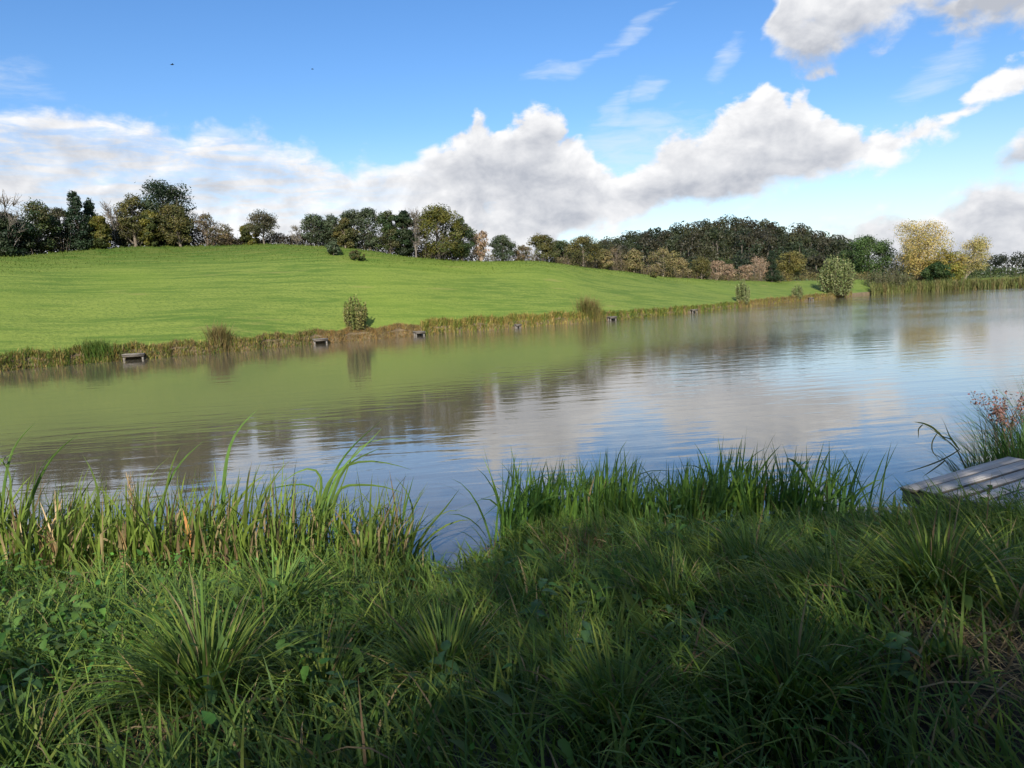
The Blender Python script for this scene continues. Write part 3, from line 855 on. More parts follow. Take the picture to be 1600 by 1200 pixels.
# the wooded hill: one mass of crowns
def wood(name, label, spots, cols, nleaf, ls):
    gl, gb = Geo(), Geo()
    for (x, y, h, w) in spots:
        z0 = fz(x, y)
        nc = 18
        t = rng.uniform(0, 1, nc); a = rng.uniform(0, 2 * pi, nc)
        rad = np.sqrt(np.clip(1 - (1.35 * t - .40) ** 2, 0, 1)) * w / 2 * np.sqrt(rng.uniform(.2, 1, nc))
        cen = np.stack([x + rad * np.cos(a), y + rad * np.sin(a), z0 + h * (.04 + .92 * t)], 1)
        idx = rng.integers(0, nc, nleaf)
        v = rng.normal(size=(nleaf, 3)); v /= np.linalg.norm(v, axis=1)[:, None]
        v[:, 1] = -np.abs(v[:, 1]) * .8 + v[:, 1] * .2
        pos = cen[idx] + v * (w * rng.uniform(.14, .24, nc))[idx][:, None] * np.array([1, 1, .8])
        base = np.array(cols[rng.integers(len(cols))]) * rng.uniform(.75, 1.25)
        c = base * (1 + rng.normal(0, .12, (nc, 1)))[idx] * (1 + rng.normal(0, .08, (nleaf, 1)))
        leaves(gl, pos, ls * rng.uniform(.6, 1.4, nleaf), np.clip(c, .006, .5), .7, .3, nrm=v * .7)
        tube(gb, [(x, y, z0 - .3), (x + rng.normal(0, .2), y, z0 + h * .4), (x + rng.normal(0, .3), y, z0 + h * .8)], [.25, .18, .05], 4, C=(.13, .11, .09))
    root = empty(name, (0, 0, 0)); tag(root, label, 'wood', kind='stuff')
    obj('foliage', gl.mesh('foliage'), M_LEAF, root)
    obj('trunks', gb.mesh('trunks'), M_BARK, root)
spots = []
for r in np.arange(205, 335, 13):
    for a in np.arange(3.0, 24.6, np.degrees(5.4 / r)):
        a2, r2 = a + rng.normal(0, .4), r + rng.normal(0, 3.5)
        edge = 7.5 + (r - 205) * -.045
        if a2 < max(edge, 2.6) or a2 > 24.2 - (r - 205) * .0: continue
        spots.append((r2 * sin(radians(a2)), r2 * cos(radians(a2)), rng.uniform(7.5, 10.0) * (.6 if r < 212 else 1), rng.uniform(6.0, 9.5)))
wood('wooded_hill', 'dark green wood covering the low hill beyond the field', spots, [(.024, .036, .016), (.034, .044, .018), (.046, .048, .02), (.036, .034, .018)], 1000, .60)
spots = []
for a in np.concatenate([np.arange(24, 46, .55), np.arange(28, 46, .7)]):
    r = 420 + rng.normal(0, 14)
    spots.append((r * sin(radians(a)), r * cos(radians(a)), rng.uniform(6.5, 10.5) * (.75 if a < 31 else 1.0), rng.uniform(7, 11)))
wood('distant_trees', 'dark line of distant trees at right horizon', spots, [(.026, .034, .02), (.034, .04, .022)], 420, .8)

# ------------------------------------------------------------------ fringe of the far bank
PLATS = [(-26.1, 1.1), (-13.9, .95), (-6.75, .75), (.55, .6), (7.55, .75), (13.4, .85), (21.3, 1.0)]
def fringe(name, label, a0, a1, cols, h0, h1, n, w, off=(-.12, 1.0), lean=.25, green=0.0):
    a = rng.uniform(a0, a1, n)
    patch = .5 + .5 * np.sin(a * 9.1 + .7) * np.sin(a * 3.3) + rng.normal(0, .22, n)
    r = shore_r(a) + off[0] + (off[1] - off[0]) * rng.uniform(0, 1, n) ** .8
    x, y = r * np.sin(np.radians(a)), r * np.cos(np.radians(a))
    z = np.maximum(far_z(x, y), -.05) - .02
    for pa_, pw_ in PLATS:
        hide = (np.abs(np.radians(a - pa_)) * r < pw_ / 2 + .05) & (r < shore_r(a) + .15)
        z = np.where(hide, z - 3.0, z)
    C = np.array(cols)
    ci = np.clip((patch * len(cols)).astype(int), 0, len(cols) - 1)
    c = C[ci] * (1 + rng.normal(0, .18, (n, 1))) * (1 + rng.normal(0, .06, (n, 3)))
    hh = (h0 + (h1 - h0) * np.clip(.45 + .22 * np.sin(a * 6.3) * np.sin(a * 2.2 + 1) + .2 * np.sin(a * 17.1 + 2 * np.sin(a * 1.3)) + rng.normal(0, .38, n), 0, 1.5))
    g = Geo()
    blades(g, np.stack([x, y, z], 1), rng.uniform(0, 2 * pi, n), hh, w * rng.uniform(.6, 1.4, n), rng.uniform(0, lean, n), rng.uniform(.1, 1.2, n), np.clip(c, .01, .6), S=3)
    o = obj(name, g.mesh(name), M_BLADE); tag(o, label, 'bank plants', kind='stuff')
GRN, YEL, GLD, BRN, ORG = (.11, .165, .035), (.24, .235, .055), (.33, .25, .085), (.23, .18, .085), (.31, .20, .085)
fringe('bank_vegetation', 'mixed green and brown rank grass on far bank left of the first platform', -40, -25.9, [GRN, YEL, BRN, GRN, GLD], .10, .40, 12000, .035)
fringe('bank_vegetation', 'brown and olive sedge on far bank between first and second platform', -25.9, -14.0, [BRN, GLD, GRN, BRN, YEL], .08, .32, 11000, .035)
fringe('bank_vegetation', 'short rusty brown grass on far bank around the lone bush', -14.0, -6.6, [BRN, ORG, BRN, GLD, ORG], .07, .25, 11000, .032)
fringe('bank_vegetation', 'tall yellow-green sedge on far bank right of the third platform', -6.5, 7.0, [YEL, GRN, GLD, YEL, GLD], .16, .50, 11000, .045, (-.05, 1.3))
fringe('bank_vegetation', 'yellow-green rank grass on far bank below the pale trees', 7.0, 16.6, [GRN, YEL, GRN, YEL, BRN], .15, .46, 9000, .055)
fringe('bank_vegetation', 'brown bank grass running up to the pale willow', 16.6, 24.0, [BRN, GLD, BRN, YEL, BRN], .24, .6, 7000, .07)
fringe('reeds', 'band of pale upright reeds along the far end of the lake', 25.2, 42, [(.19, .20, .07), (.14, .17, .055), (.22, .19, .085)], 1.1, 1.9, 16000, .10, (-1.6, 2.6), .12)
def mound(name, label, a, dr, h, w, cols, n):
    r = float(shore_r(np.array([a]))[0]) + dr
    c = np.array([r * sin(radians(a)), r * cos(radians(a))]); org = np.array([*c, fz(*c)])
    g = Geo(); q = rng.normal(0, w / 4.5, (n, 2))
    blades(g, np.concatenate([q, far_z(c[0] + q[:, 0], c[1] + q[:, 1])[:, None] - org[2] - .03], 1), rng.uniform(0, 2 * pi, n), h * rng.uniform(.6, 1.1, n), .04, rng.uniform(0, .35, n), rng.uniform(.1, .9, n),
           jitc(cols[0], n, .2), S=3, tipcol=jitc(cols[1], n, .15))
    tag(obj(name, g.mesh(name), M_BLADE, loc=org), label, 'tussock')
mound('bank_tussock', 'rusty seed-headed tussock standing tall on the far bank beyond the yellow sedge', 6.1, .8, 1.7, 2.0, [(.16, .15, .05), (.32, .20, .11)], 700)
mound('bank_tussock', 'pale straw tuft on far bank halfway between first and second platform', -20.6, .7, 1.25, 1.3, [(.18, .15, .06), (.28, .21, .10)], 420)
mound('bank_tussock', 'dense green clump on the far bank beside the first platform', -28.2, .6, .75, 1.5, [(.10, .16, .035), (.14, .19, .045)], 700)

# grass standing on the field, so that its surface catches light unevenly
n = 15000
a = rng.uniform(-36, 20, n); u = 1 - .30 * rng.uniform(0, 1, n) ** 1.6
r = (shore_r(a) + .8) * (1 - u) + (smooth_table(CREST, 1, a) + .3) * u
x, y = r * np.sin(np.radians(a)), r * np.cos(np.radians(a))
row = .5 + .5 * np.sin((r - shore_r(a)) * 3.1 + .6 * np.sin(a * .7))
top = sstep(u, .72, 1.0)
c = np.array((.12, .18, .035))[None] * (1 + .25 * (row - .5))[:, None] * (1 - .12 * top)[:, None] + np.array((.05, .03, .01))[None] * (top * rng.uniform(0, 1, n))[:, None]
g = Geo()
blades(g, np.stack([x, y, far_z(x, y) - .02], 1), rng.uniform(0, 2 * pi, n), (.07 + .05 * row + .05 * top) * rng.uniform(.7, 1.4, n), .05, rng.uniform(0, .5, n), rng.uniform(.2, 1.2, n),
       np.clip(c * (1 + rng.normal(0, .16, (n, 1))), .01, .4), S=2)
tag(obj('field_grass', g.mesh('field_grass'), M_BLADE), 'short bright green grass of the hillside field', 'grass', kind='stuff')

# ------------------------------------------------------------------ fishing platforms on the far bank
M_OLD = earth_mat('old_grey_wood', (.15, .135, .115), (.22, .20, .175), (.10, .09, .07), 6.0)
def far_platform(label, a, w, d, zt, posts=.75):
    r = float(shore_r(np.array([a]))[0])
    da = 1.2
    p0, p1 = [np.array([float(shore_r(np.array([q]))[0]) * sin(radians(q)), float(shore_r(np.array([q]))[0]) * cos(radians(q))]) for q in (a - da, a + da)]
    rz = math.atan2(p1[1] - p0[1], p1[0] - p0[0]) * .55
    c = np.array([r * sin(radians(a)), r * cos(radians(a))]) + np.array([sin(rz), -cos(rz)]) * .18
    root = empty('fishing_platform', (c[0], c[1], 0), rz)
    root.rotation_euler = (rng.normal(0, .025), rng.normal(0, .03), rz)
    tag(root, label, 'platform', 'fishing platforms on the far bank')
    nb = 5; bw = d / nb
    me = None
    for i in range(nb):
        if me is None:
            g = Geo(); box(g, (0, 0, 0), (w, bw * .9, .045), jit=.004); me = g.mesh('plank')
        obj('plank', me, M_OLD, root, (0, -d / 2 + (i + .5) * bw, zt + rng.normal(0, .004)))
    g = Geo(); box(g, (0, 0, 0), (w * .98, .05, .11)); mb = g.mesh('bearer')
    for yy in (-d / 2 + .08, d / 2 - .12):
        obj('bearer', mb, M_POST, root, (0, yy, zt - .085))
    g = Geo(); box(g, (0, 0, 0), (.09, .09, zt + posts), jit=.004); mp = g.mesh('post')
    for xx in (-w / 2 + .09, w / 2 - .09):
        for yy in (-d / 2 + .15, d / 2 - .18):
            obj('post', mp, M_OLD if yy < 0 and xx < 0 else M_POST, root, (xx, yy, (zt + posts) / 2 - posts - .03))
    g = Geo(); box(g, (0, 0, 0), (w * .9, .04, .2)); obj('riser_board', g.mesh('riser_board'), M_POST, root, (0, d / 2 - .02, zt - .15))
far_platform('first fishing platform from the left on the far bank, pale grey deck', -26.1, 1.10, .8, .31)
far_platform('second fishing platform from the left on the far bank, left of the lone bush', -13.9, .95, .8, .31)
far_platform('third fishing platform from the left on the far bank, right of the lone bush', -6.75, .75, .8, .30)
far_platform('fourth fishing platform along the far bank, nearly hidden in yellow sedge', .55, .45, .6, .26)
far_platform('fifth fishing platform along the far bank, beside the rusty tussock', 7.55, .7, .7, .32)
far_platform('sixth fishing platform along the far bank, below the round pale olive tree', 13.4, .75, .7, .32)
far_platform('farthest fishing platform, just left of the pale willow', 21.3, .9, .8, .36)

# ------------------------------------------------------------------ birds
def bird(label, loc, s, rz):
    root = empty('flying_bird', loc, rz); tag(root, label, 'bird')
    g = Geo(); tube(g, [(-.5 * s, 0, 0), (-.3 * s, 0, .01), (0, 0, .02), (.25 * s, 0, .03), (.42 * s, 0, .04)], [.01, .09 * s, .13 * s, .08 * s, .01], 8, C=(.02, .02, .022)); obj('body', g.mesh('body', True), M_DRY, root)
    for sg in (-1, 1):
        g = Geo(); g.add(np.array([(.15, .05 * sg, .05), (-.18, .05 * sg, .05), (-.12, .5 * sg, .2), (.1, .45 * sg, .2), (-.2, .95 * sg, .08)]) * s, [(0, 1, 2, 3)], [(3, 2, 4)], (.02, .02, .022)); obj('wing', g.mesh('wing'), M_DRY, root)
bird('dark bird flying high above the largest dark hilltop tree', (-32.4, 80.0, 27.1), .42, .6)
bird('faint smaller bird flying above the left part of the middle clump', (-20.3, 88.0, 28.4), .30, -.4)

# ------------------------------------------------------------------ near bank plants
CATTAILS = [
    ('tall cattail with one long kinked leaf, highest in the left reed stand', [
(0.03,[(-2.853,7.1,-0.045),(-2.757,7.1,0.762),(-2.679,7.1,1.096),(-2.599,7.1,1.263),(-2.473,7.1,1.396),(-2.32,7.1,1.509)]),
(0.018,[(-2.777,7.0,-0.012),(-2.656,7.0,0.538),(-2.613,7.0,0.902)]),
(0.016,[(-2.93,7.2,-0.078),(-2.952,7.2,0.369),(-2.996,7.2,0.686)]),
    ]),
    ('cattail with two slanting leaf tips beside a dry plume', [
(0.022,[(-3.584,7.2,-0.11),(-3.448,7.2,0.519),(-3.314,7.2,0.827),(-3.133,7.2,1.054),(-2.912,7.2,1.204)]),
(0.02,[(-3.566,7.2,-0.111),(-3.417,7.2,0.518),(-3.283,7.2,0.887),(-3.232,7.2,1.04),(-3.141,7.2,1.166)]),
(0.016,[(-3.553,7.1,-0.074),(-3.527,7.1,0.614),(-3.406,7.1,0.917),(-3.261,7.1,1.044),(-3.128,7.1,1.117)]),
    ]),
    ('cattail with a forked pair of leaf tips left of the dry plume', [
(0.026,[(-5.041,7.3,-0.076),(-4.809,7.3,0.557),(-4.66,7.3,0.93),(-4.471,7.3,1.173),(-4.301,7.3,1.265)]),
(0.022,[(-5.016,7.3,-0.077),(-4.74,7.3,0.617),(-4.607,7.3,0.959),(-4.44,7.3,1.121),(-4.169,7.3,1.233)]),
(0.02,[(-4.109,7.2,-0.084),(-3.96,7.2,0.733),(-3.985,7.2,0.952),(-4.07,7.2,1.13)]),
    ]),
    ('cattail at left picture edge with several bent leaves', [
(0.024,[(-4.87,7.0,0.027),(-4.757,7.0,0.762),(-4.749,7.0,1.125),(-4.661,7.0,1.361),(-4.569,7.0,1.494)]),
(0.022,[(-4.894,7.0,0.029),(-4.772,7.0,0.884),(-4.699,7.0,1.243),(-4.602,7.0,1.358),(-4.497,7.0,1.449)]),
(0.022,[(-4.858,7.0,0.027),(-4.736,7.0,0.639),(-4.662,7.0,1.061),(-4.805,7.0,1.248),(-4.985,7.0,1.221)]),
(0.018,[(-4.951,7.1,-0.006),(-4.88,7.1,0.679),(-4.793,7.1,1.106),(-4.685,7.1,1.204),(-4.554,7.1,1.198)]),
    ]),
    ('large cattail with many long leaves bent over in the wind', [
(0.024,[(-2.013,7.0,-0.112),(-1.846,7.0,0.499),(-1.712,7.0,0.858),(-1.535,7.0,1.091),(-1.38,7.0,1.204),(-1.23,7.0,1.317)]),
(0.022,[(-1.989,7.0,-0.113),(-1.817,7.0,0.497),(-1.637,7.0,0.915),(-1.475,7.0,1.016),(-1.21,7.0,1.268)]),
(0.022,[(-2.039,7.05,-0.129),(-1.867,7.05,0.547),(-1.711,7.05,0.877),(-1.525,7.05,0.96),(-1.345,7.05,0.969),(-1.062,7.05,0.901),(-0.958,7.05,0.853)]),
(0.022,[(-1.951,6.95,-0.097),(-1.813,6.95,0.389),(-1.564,6.95,0.953),(-1.41,6.95,1.048),(-1.151,6.95,1.143)]),
(0.022,[(-2.103,7.1,-0.145),(-1.898,7.1,0.535),(-1.787,7.1,0.808),(-1.866,7.1,0.965),(-2.021,7.1,0.911),(-2.213,7.1,0.767)]),
(0.02,[(-2.078,7.1,-0.146),(-1.933,7.1,0.475),(-1.824,7.1,0.717),(-1.971,7.1,0.774),(-2.214,7.1,0.755),(-2.429,7.1,0.709)]),
(0.024,[(-1.925,6.9,-0.079),(-1.775,6.9,0.342),(-1.664,6.9,0.639),(-1.622,6.9,0.817),(-1.566,6.9,0.779),(-1.214,6.9,0.78),(-0.986,6.9,0.667)]),
(0.014,[(-1.977,7.0,-0.114),(-1.775,7.0,0.495),(-1.586,7.0,0.792),(-1.53,7.0,1.091),(-1.204,7.0,1.172),(-0.941,7.0,1.123)]),
    ]),
    ('dark cattail blade leaning right over the gap in the reeds', [
(0.018,[(-1.01,6.7,-0.139),(-0.944,6.7,0.186),(-0.817,6.7,0.387),(-0.653,6.7,0.544),(-0.512,6.7,0.713)]),
(0.016,[(-1.045,6.7,-0.137),(-0.986,6.7,0.248),(-0.934,6.7,0.54),(-1.024,6.7,0.749),(-1.122,6.7,0.83)]),
(0.018,[(-1.052,6.6,-0.098),(-1.044,6.6,0.4),(-0.984,6.6,0.629),(-0.888,6.6,0.911)]),
    ]),
    ('cattail blade folded sharply near its tip at right of the centre reeds', [
(0.03,[(3.22,7.4,-0.121),(3.106,7.4,0.081),(2.948,7.4,0.38),(2.791,7.4,0.626),(2.672,7.4,0.766),(2.653,7.4,0.71),(2.702,7.4,0.521),(2.758,7.4,0.357)]),
(0.03,[(3.265,7.4,-0.123),(3.22,7.4,0.205),(3.106,7.4,0.469),(3.005,7.4,0.744)]),
(0.02,[(3.01,7.4,-0.111),(2.992,7.4,0.216),(3.005,7.4,0.507)]),
(0.022,[(3.189,7.3,-0.088),(3.314,7.3,0.164),(3.226,7.3,0.264),(3.076,7.3,0.419)]),
    ]),
    ('slim cattail with a curved tip rising from the centre reeds', [
(0.016,[(0.96,7.3,-0.239),(0.966,7.3,0.342),(0.962,7.3,0.628),(0.956,7.3,0.818),(0.997,7.3,0.93),(1.08,7.3,1.014)]),
(0.012,[(0.998,7.3,-0.241),(1.028,7.3,0.53),(1.027,7.3,0.909)]),
(0.01,[(1.036,7.3,-0.242),(1.071,7.3,0.528),(1.169,7.3,0.682),(1.387,7.3,0.703),(1.573,7.3,0.681)]),
    ]),
    ('upright cattail with three tall straight leaves in the centre reeds', [
(0.026,[(1.898,7.3,-0.284),(1.925,7.3,0.231),(1.852,7.3,0.681),(1.793,7.3,0.841),(1.721,7.3,0.939)]),
(0.026,[(1.929,7.3,-0.286),(1.952,7.3,0.294),(1.902,7.3,0.647),(1.849,7.3,0.839)]),
(0.018,[(1.803,7.3,-0.28),(2.004,7.3,0.419),(2.015,7.3,0.723),(2.131,7.3,0.604),(2.241,7.3,0.491)]),
(0.022,[(2.276,7.3,-0.303),(2.289,7.3,0.278),(2.269,7.3,0.711)]),
    ]),
    ('cattail with a flat bent leaf pointing right over the water', [
(0.02,[(2.371,7.3,-0.242),(2.362,7.3,0.146),(2.34,7.3,0.416),(2.533,7.3,0.381),(2.764,7.3,0.338)]),
(0.016,[(2.528,7.3,-0.25),(2.689,7.3,0.258),(2.783,7.3,0.394),(2.939,7.3,0.463)]),
(0.014,[(2.509,7.3,-0.249),(2.526,7.3,0.266),(2.523,7.3,0.693)]),
    ]),
    ('pair of tall blades at left end of the centre reeds', [
(0.022,[(0.402,7.0,-0.105),(0.338,7.0,0.393),(0.303,7.0,0.701),(0.282,7.0,0.902)]),
(0.022,[(0.414,7.0,-0.106),(0.418,7.0,0.451),(0.43,7.0,0.907)]),
(0.02,[(0.673,7.0,-0.118),(0.651,7.0,0.439),(0.602,7.0,0.717),(0.591,7.0,0.917)]),
    ]),
]

def nz(x, y): return near_z(np.asarray(x, float), np.asarray(y, float))
def nz1(x, y): return float(near_z(np.array([x]), np.array([y]))[0])
def patch(x, y, s=1.0, p=0.0):
    return (np.sin(x * 1.9 * s + 1.3 * np.sin(y * 1.1 * s + p) + p) * np.sin(y * 2.3 * s + 1.7 * np.sin(x * .8 * s + 2 * p)) + .5 * np.sin(x * 5.1 * s + p * 3) * np.sin(y * 4.3 * s + 1.1)) / 1.5
def scatter(n, y0=1.2, pad=.0):
    y = rng.uniform(y0, 8.6, n * 4); x = rng.uniform(-7.2, 7.2, n * 4)
    ok = (np.abs(x) < .74 * y + 1.5) & (y < near_shore(x) + pad)
    return x[ok][:n], y[ok][:n]
GREENS = np.array([(.080, .145, .030), (.105, .175, .034), (.135, .205, .038), (.085, .150, .042), (.165, .210, .042)])
STRAWC = np.array([(.26, .20, .10), (.20, .15, .08), (.32, .25, .13), (.16, .11, .06)])
def greens(n, shift=0.0, yellow=0.0):
    c = GREENS[rng.integers(0, len(GREENS), n)] * (1 + rng.normal(0, .16, (n, 1)))
    c = c * (1 - yellow) + np.array((.17, .20, .035)) * yellow
    return np.clip(c * (1 + shift), .01, .5)

# bare patches where straw shows
BARE = [(2.05, 2.75, .62), (1.75, 3.1, .35), (-1.45, 2.8, .30), (-.72, 5.0, .22), (.45, 5.3, .25), (1.0, 3.75, .18)]
def bare(x, y):
    v = np.zeros_like(x)
    for (a, b, r) in BARE:
        v = np.maximum(v, np.exp(-(((x - a) ** 2 + (y - b) ** 2) / r ** 2)))
    return v

# long grass, combed over by the wind towards the left
def grass_layer(name, label, n, l0, l1, w0, w1, yellow=0.0, comb=.6, S=5, keep=None, y0=1.2):
    x, y = scatter(n, y0)
    k = rng.uniform(0, 1, len(x)) > bare(x, y) * .93
    k &= (rng.uniform(0, 1, len(x)) > .6 * sstep(y, 4.5, 5.4) * sstep(-x, .9, 1.6))
    if keep is not None: k &= keep(x, y)
    x, y = x[k], y[k]; n = len(x)
    pa = patch(x, y, .9, .4)
    az = pi + rng.normal(0, 1.0, n) + .8 * patch(x, y, .6, 2.0) - .3
    free = rng.uniform(0, 1, n) > comb
    az = np.where(free, rng.uniform(0, 2 * pi, n), az)
    L = (l0 + (l1 - l0) * np.clip(.5 + .5 * pa + rng.normal(0, .22, n), 0, 1.2)) * rng.uniform(.75, 1.15, n)
    L *= 1 - .35 * sstep(y, 5.6, 6.9)
    L *= 1 - .40 * sstep(x, 2.9, 3.6) * sstep(y, 5.3, 6.2)
    col = greens(n, 0, yellow) * (1 + .22 * patch(x, y, 1.4, 5))[:, None]
    dry = rng.uniform(0, 1, n) < .035 + .25 * bare(x, y)
    col[dry] = STRAWC[rng.integers(0, 4, dry.sum())]
    g = Geo()
    blades(g, np.stack([x, y, nz(x, y) - .02], 1), az, L, rng.uniform(w0, w1, n), np.abs(rng.normal(.12, .16, n)), rng.uniform(.5, 1.75, n), col, S=S,
           twist=rng.normal(0, .7, n), basecol=col * .75 + np.array((.03, .03, .01)), tipcol=col * 1.1 + np.array((.012, .008, .002)))
    tag(obj(name, g.mesh(name), M_BLADE), label, 'grass', kind='stuff')
grass_layer('grass', 'long green grass covering the near bank', 42000, .20, .48, .0075, .0165)
grass_layer('grass', 'fine undergrass between the tussocks of the near bank', 30000, .10, .22, .003, .006, .1, .2, 3)
grass_layer('grass', 'taller combed grass on the right half of the near bank', 20000, .38, .58, .007, .015, 0, .9, 6, keep=lambda x, y: (x > .9 + .4 * patch(x, y, 1, 1)) & (y > 2.7) & (y < 5.9), y0=2.5)

# sedge tussocks one can tell apart
TUSS = [((-1.37, 3.12), .66, 420, .15, 'big fountain-like sedge tussock in the half-shade at lower left'),
        ((-.39, 3.45), .58, 380, .0, 'arching sedge tussock just below the gap in the reeds'),
        ((.97, 2.71), .50, 420, -.1, 'dark star-shaped sedge tussock at the bottom right of centre'),
        ((2.02, 3.62), .66, 520, -.08, 'large swept-over tussock at the right edge above the straw patch'),
        ((1.55, 3.75), .60, 420, -.05, 'long-bladed tussock left of the large swept-over one'),
        ((-.91, 3.26), .50, 260, .05, 'narrow tussock between the fountain-like and the arching tussock'),
        ((-1.45, 4.33), .55, 300, .3, 'upright pale green tussock in front of the left reed stand'),
        ((.82, 4.06), .50, 300, 0, 'low spreading tussock in front of the centre reeds'),
        ((1.42, 4.6), .52, 340, .12, 'bright tussock below the right end of the centre reeds'),
        ((-1.9, 2.7), .46, 260, 0, 'shaded tussock at the bottom left corner'),
        ((.31, 2.62), .44, 260, .05, 'small tussock at the bottom edge near the middle'),
        ((2.85, 4.3), .60, 420, .05, 'tall grass tussock at right edge below the plank platform'),
        ((.17, 3.3), .42, 220, .1, 'loose tussock of thin blades in the middle foreground'),
        ((-.74, 4.15), .48, 280, .1, 'tussock next to the brown straw below the left reed stand')]
for (x, y), L, n, br, lb in TUSS:
    g = Geo()
    rr = np.sqrt(rng.uniform(0, 1, n)) * .09; aa = rng.uniform(0, 2 * pi, n)
    b = np.stack([rr * np.cos(aa), rr * np.sin(aa), np.zeros(n)], 1)
    z0 = nz1(x, y)
    b[:, 2] = nz(x + b[:, 0], y + b[:, 1]) - z0 - .02
    az = aa + rng.normal(0, .5, n)
    az = np.arctan2(np.sin(az), np.cos(az) - .35)
    col = greens(n, br, .08 if br > 0 else 0)
    dry = rng.uniform(0, 1, n) < .05; col[dry] = STRAWC[rng.integers(0, 4, dry.sum())]
    blades(g, b, az, L * rng.uniform(.6, 1.1, n), rng.uniform(.008, .017, n), np.clip(rr / .09 * .45 + rng.normal(0, .12, n), 0, 1), rng.uniform(.5, 1.7, n), col, S=7, twist=rng.normal(0, .5, n),
           basecol=col * .6 + np.array((.05, .045, .02)))
    tag(obj('sedge_tussock', g.mesh('sedge_tussock'), M_BLADE, loc=(x, y, z0)), lb, 'tussock', 'sedge tussocks on the near bank')

# reed stands
def stand(name, label, x0, x1, lo, hi, n, l0, l1, yellow, dryf, dens=None):
    x = rng.uniform(x0, x1, n * 2); y = near_shore(x) + rng.uniform(lo, hi, n * 2)
    clump = patch(x, y, 2.2, 3.0)
    k = rng.uniform(-1, .75, n * 2) < clump
    if dens is not None: k &= rng.uniform(0, 1, n * 2) < dens(x)
    x, y = x[k][:n], y[k][:n]; n = len(x)
    L = rng.uniform(l0, l1, n) * (1 + .26 * patch(x, x * 0, 2.3, 1)) + np.maximum(0, -nz(x, y)) * .9
    col = np.array([(.105, .205, .036), (.080, .165, .034), (.14, .235, .040), (.090, .185, .048)])[rng.integers(0, 4, n)] * (1 + rng.normal(0, .14, (n, 1)))
    col = col * (1 - yellow) + np.array((.21, .24, .045)) * yellow
    dry = rng.uniform(0, 1, n) < dryf
    col[dry] = STRAWC[rng.integers(0, 4, dry.sum())] * 1.1
    L[dry] *= rng.uniform(.55, 1.0, dry.sum())
    g = Geo()
    az = rng.uniform(0, 2 * pi, n)
    wind = rng.uniform(0, 1, n) < .45
    az[wind] = rng.normal(.2, .5, wind.sum())
    bend = np.where(rng.uniform(0, 1, n) < .25, rng.uniform(.5, 1.5, n), rng.uniform(0, .4, n))
    blades(g, np.stack([x, y, np.minimum(nz(x, y), 0.4) - .03], 1), az, L, rng.uniform(.014, .034, n), np.abs(rng.normal(.10, .19, n)), bend, np.clip(col, .01, .6), S=7, twist=rng.normal(0, .9, n),
           basecol=col * .5 + np.array((.09, .075, .035)), tipcol=col * .9 + np.array((.02, .012, .0)), power=2.2, wpow=3.0)
    k = rng.permutation(n)[:n // 6]                       # some leaves are snapped over
    blades(g, np.stack([x[k], y[k] + .03, np.minimum(nz(x[k], y[k]), .4) - .03], 1), az[k] + 1.0, L[k] * 1.12, .018, np.abs(rng.normal(.05, .08, len(k))), .15, np.clip(col[k] * 1.05, .01, .6), S=8,
           kink=(rng.uniform(.45, .7), rng.uniform(.8, 1.9, len(k))), power=2.0, wpow=3.0)
    tag(obj(name, g.mesh(name), M_BLADE), label, 'reeds', kind='stuff')
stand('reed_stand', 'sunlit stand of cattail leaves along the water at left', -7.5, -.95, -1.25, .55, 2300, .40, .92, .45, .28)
stand('reed_stand', 'shaded stand of cattail leaves along the water in the centre', -.22, 3.1, -.55, .55, 1600, .50, .88, .02, .03, lambda x: .35 + .65 * np.exp(-((x - 1.2) / 1.1) ** 2))
stand('reed_stand', 'sparse reed leaves by the plank platform', 3.1, 6.5, -.5, .2, 180, .30, .55, .05, .12)
stand('reed_stand', 'few thin reeds standing in the gap of the near bank', -.98, -.05, -.5, .1, 70, .25, .5, .05, .1)

# single tall cattails: each leaf folded along its midrib
def ribbon(path, w, col):
    P = np.array(path, float); n = len(P)
    t = np.r_[0, np.cumsum(np.linalg.norm(np.diff(P, axis=0), axis=1))]; t /= t[-1]
    s = np.linspace(0, 1, 15)
    # smooth the path a little
    Q = np.stack([np.interp(s, t, P[:, i]) for i in range(3)], 1)
    for _ in range(2):
        Q[1:-1] = .25 * Q[:-2] + .5 * Q[1:-1] + .25 * Q[2:]
    Q[:, 1] += rng.normal(0, .16) * s ** 2 + .05 * np.sin(s * 3 + rng.uniform(0, 6)) * s
    T = np.gradient(Q, axis=0); T /= np.linalg.norm(T, axis=1)[:, None]
    th = rng.uniform(-.6, .6) + rng.normal(0, .5) * s
    view = np.array([0, -1., .1])
    side = np.cross(T, view); side /= np.linalg.norm(side, axis=1)[:, None]
    nrm = np.cross(side, T)
    side = side * np.cos(th)[:, None] + nrm * np.sin(th)[:, None]
    nrm = np.cross(side, T)
    ww = (w / 2) * (1 - s ** 3.2) * (.7 + .3 * np.minimum(1, s * 5))
    V = np.stack([Q - side * ww[:, None], Q + nrm * (ww * .35)[:, None], Q + side * ww[:, None]], 1).reshape(-1, 3)
    q = []
    for i in range(14):
        a = 3 * i
        q += [(a, a + 1, a + 4, a + 3), (a + 1, a + 2, a + 5, a + 4)]
    g = Geo(); C = np.repeat(np.array(col)[None] * (1 + .15 * (s - .5))[:, None] + np.array((.05, .04, .01))[None] * np.maximum(0, .25 - s)[:, None], 3, axis=0)
    g.add(V, q, C=C)
    return g.mesh('leaf', True)
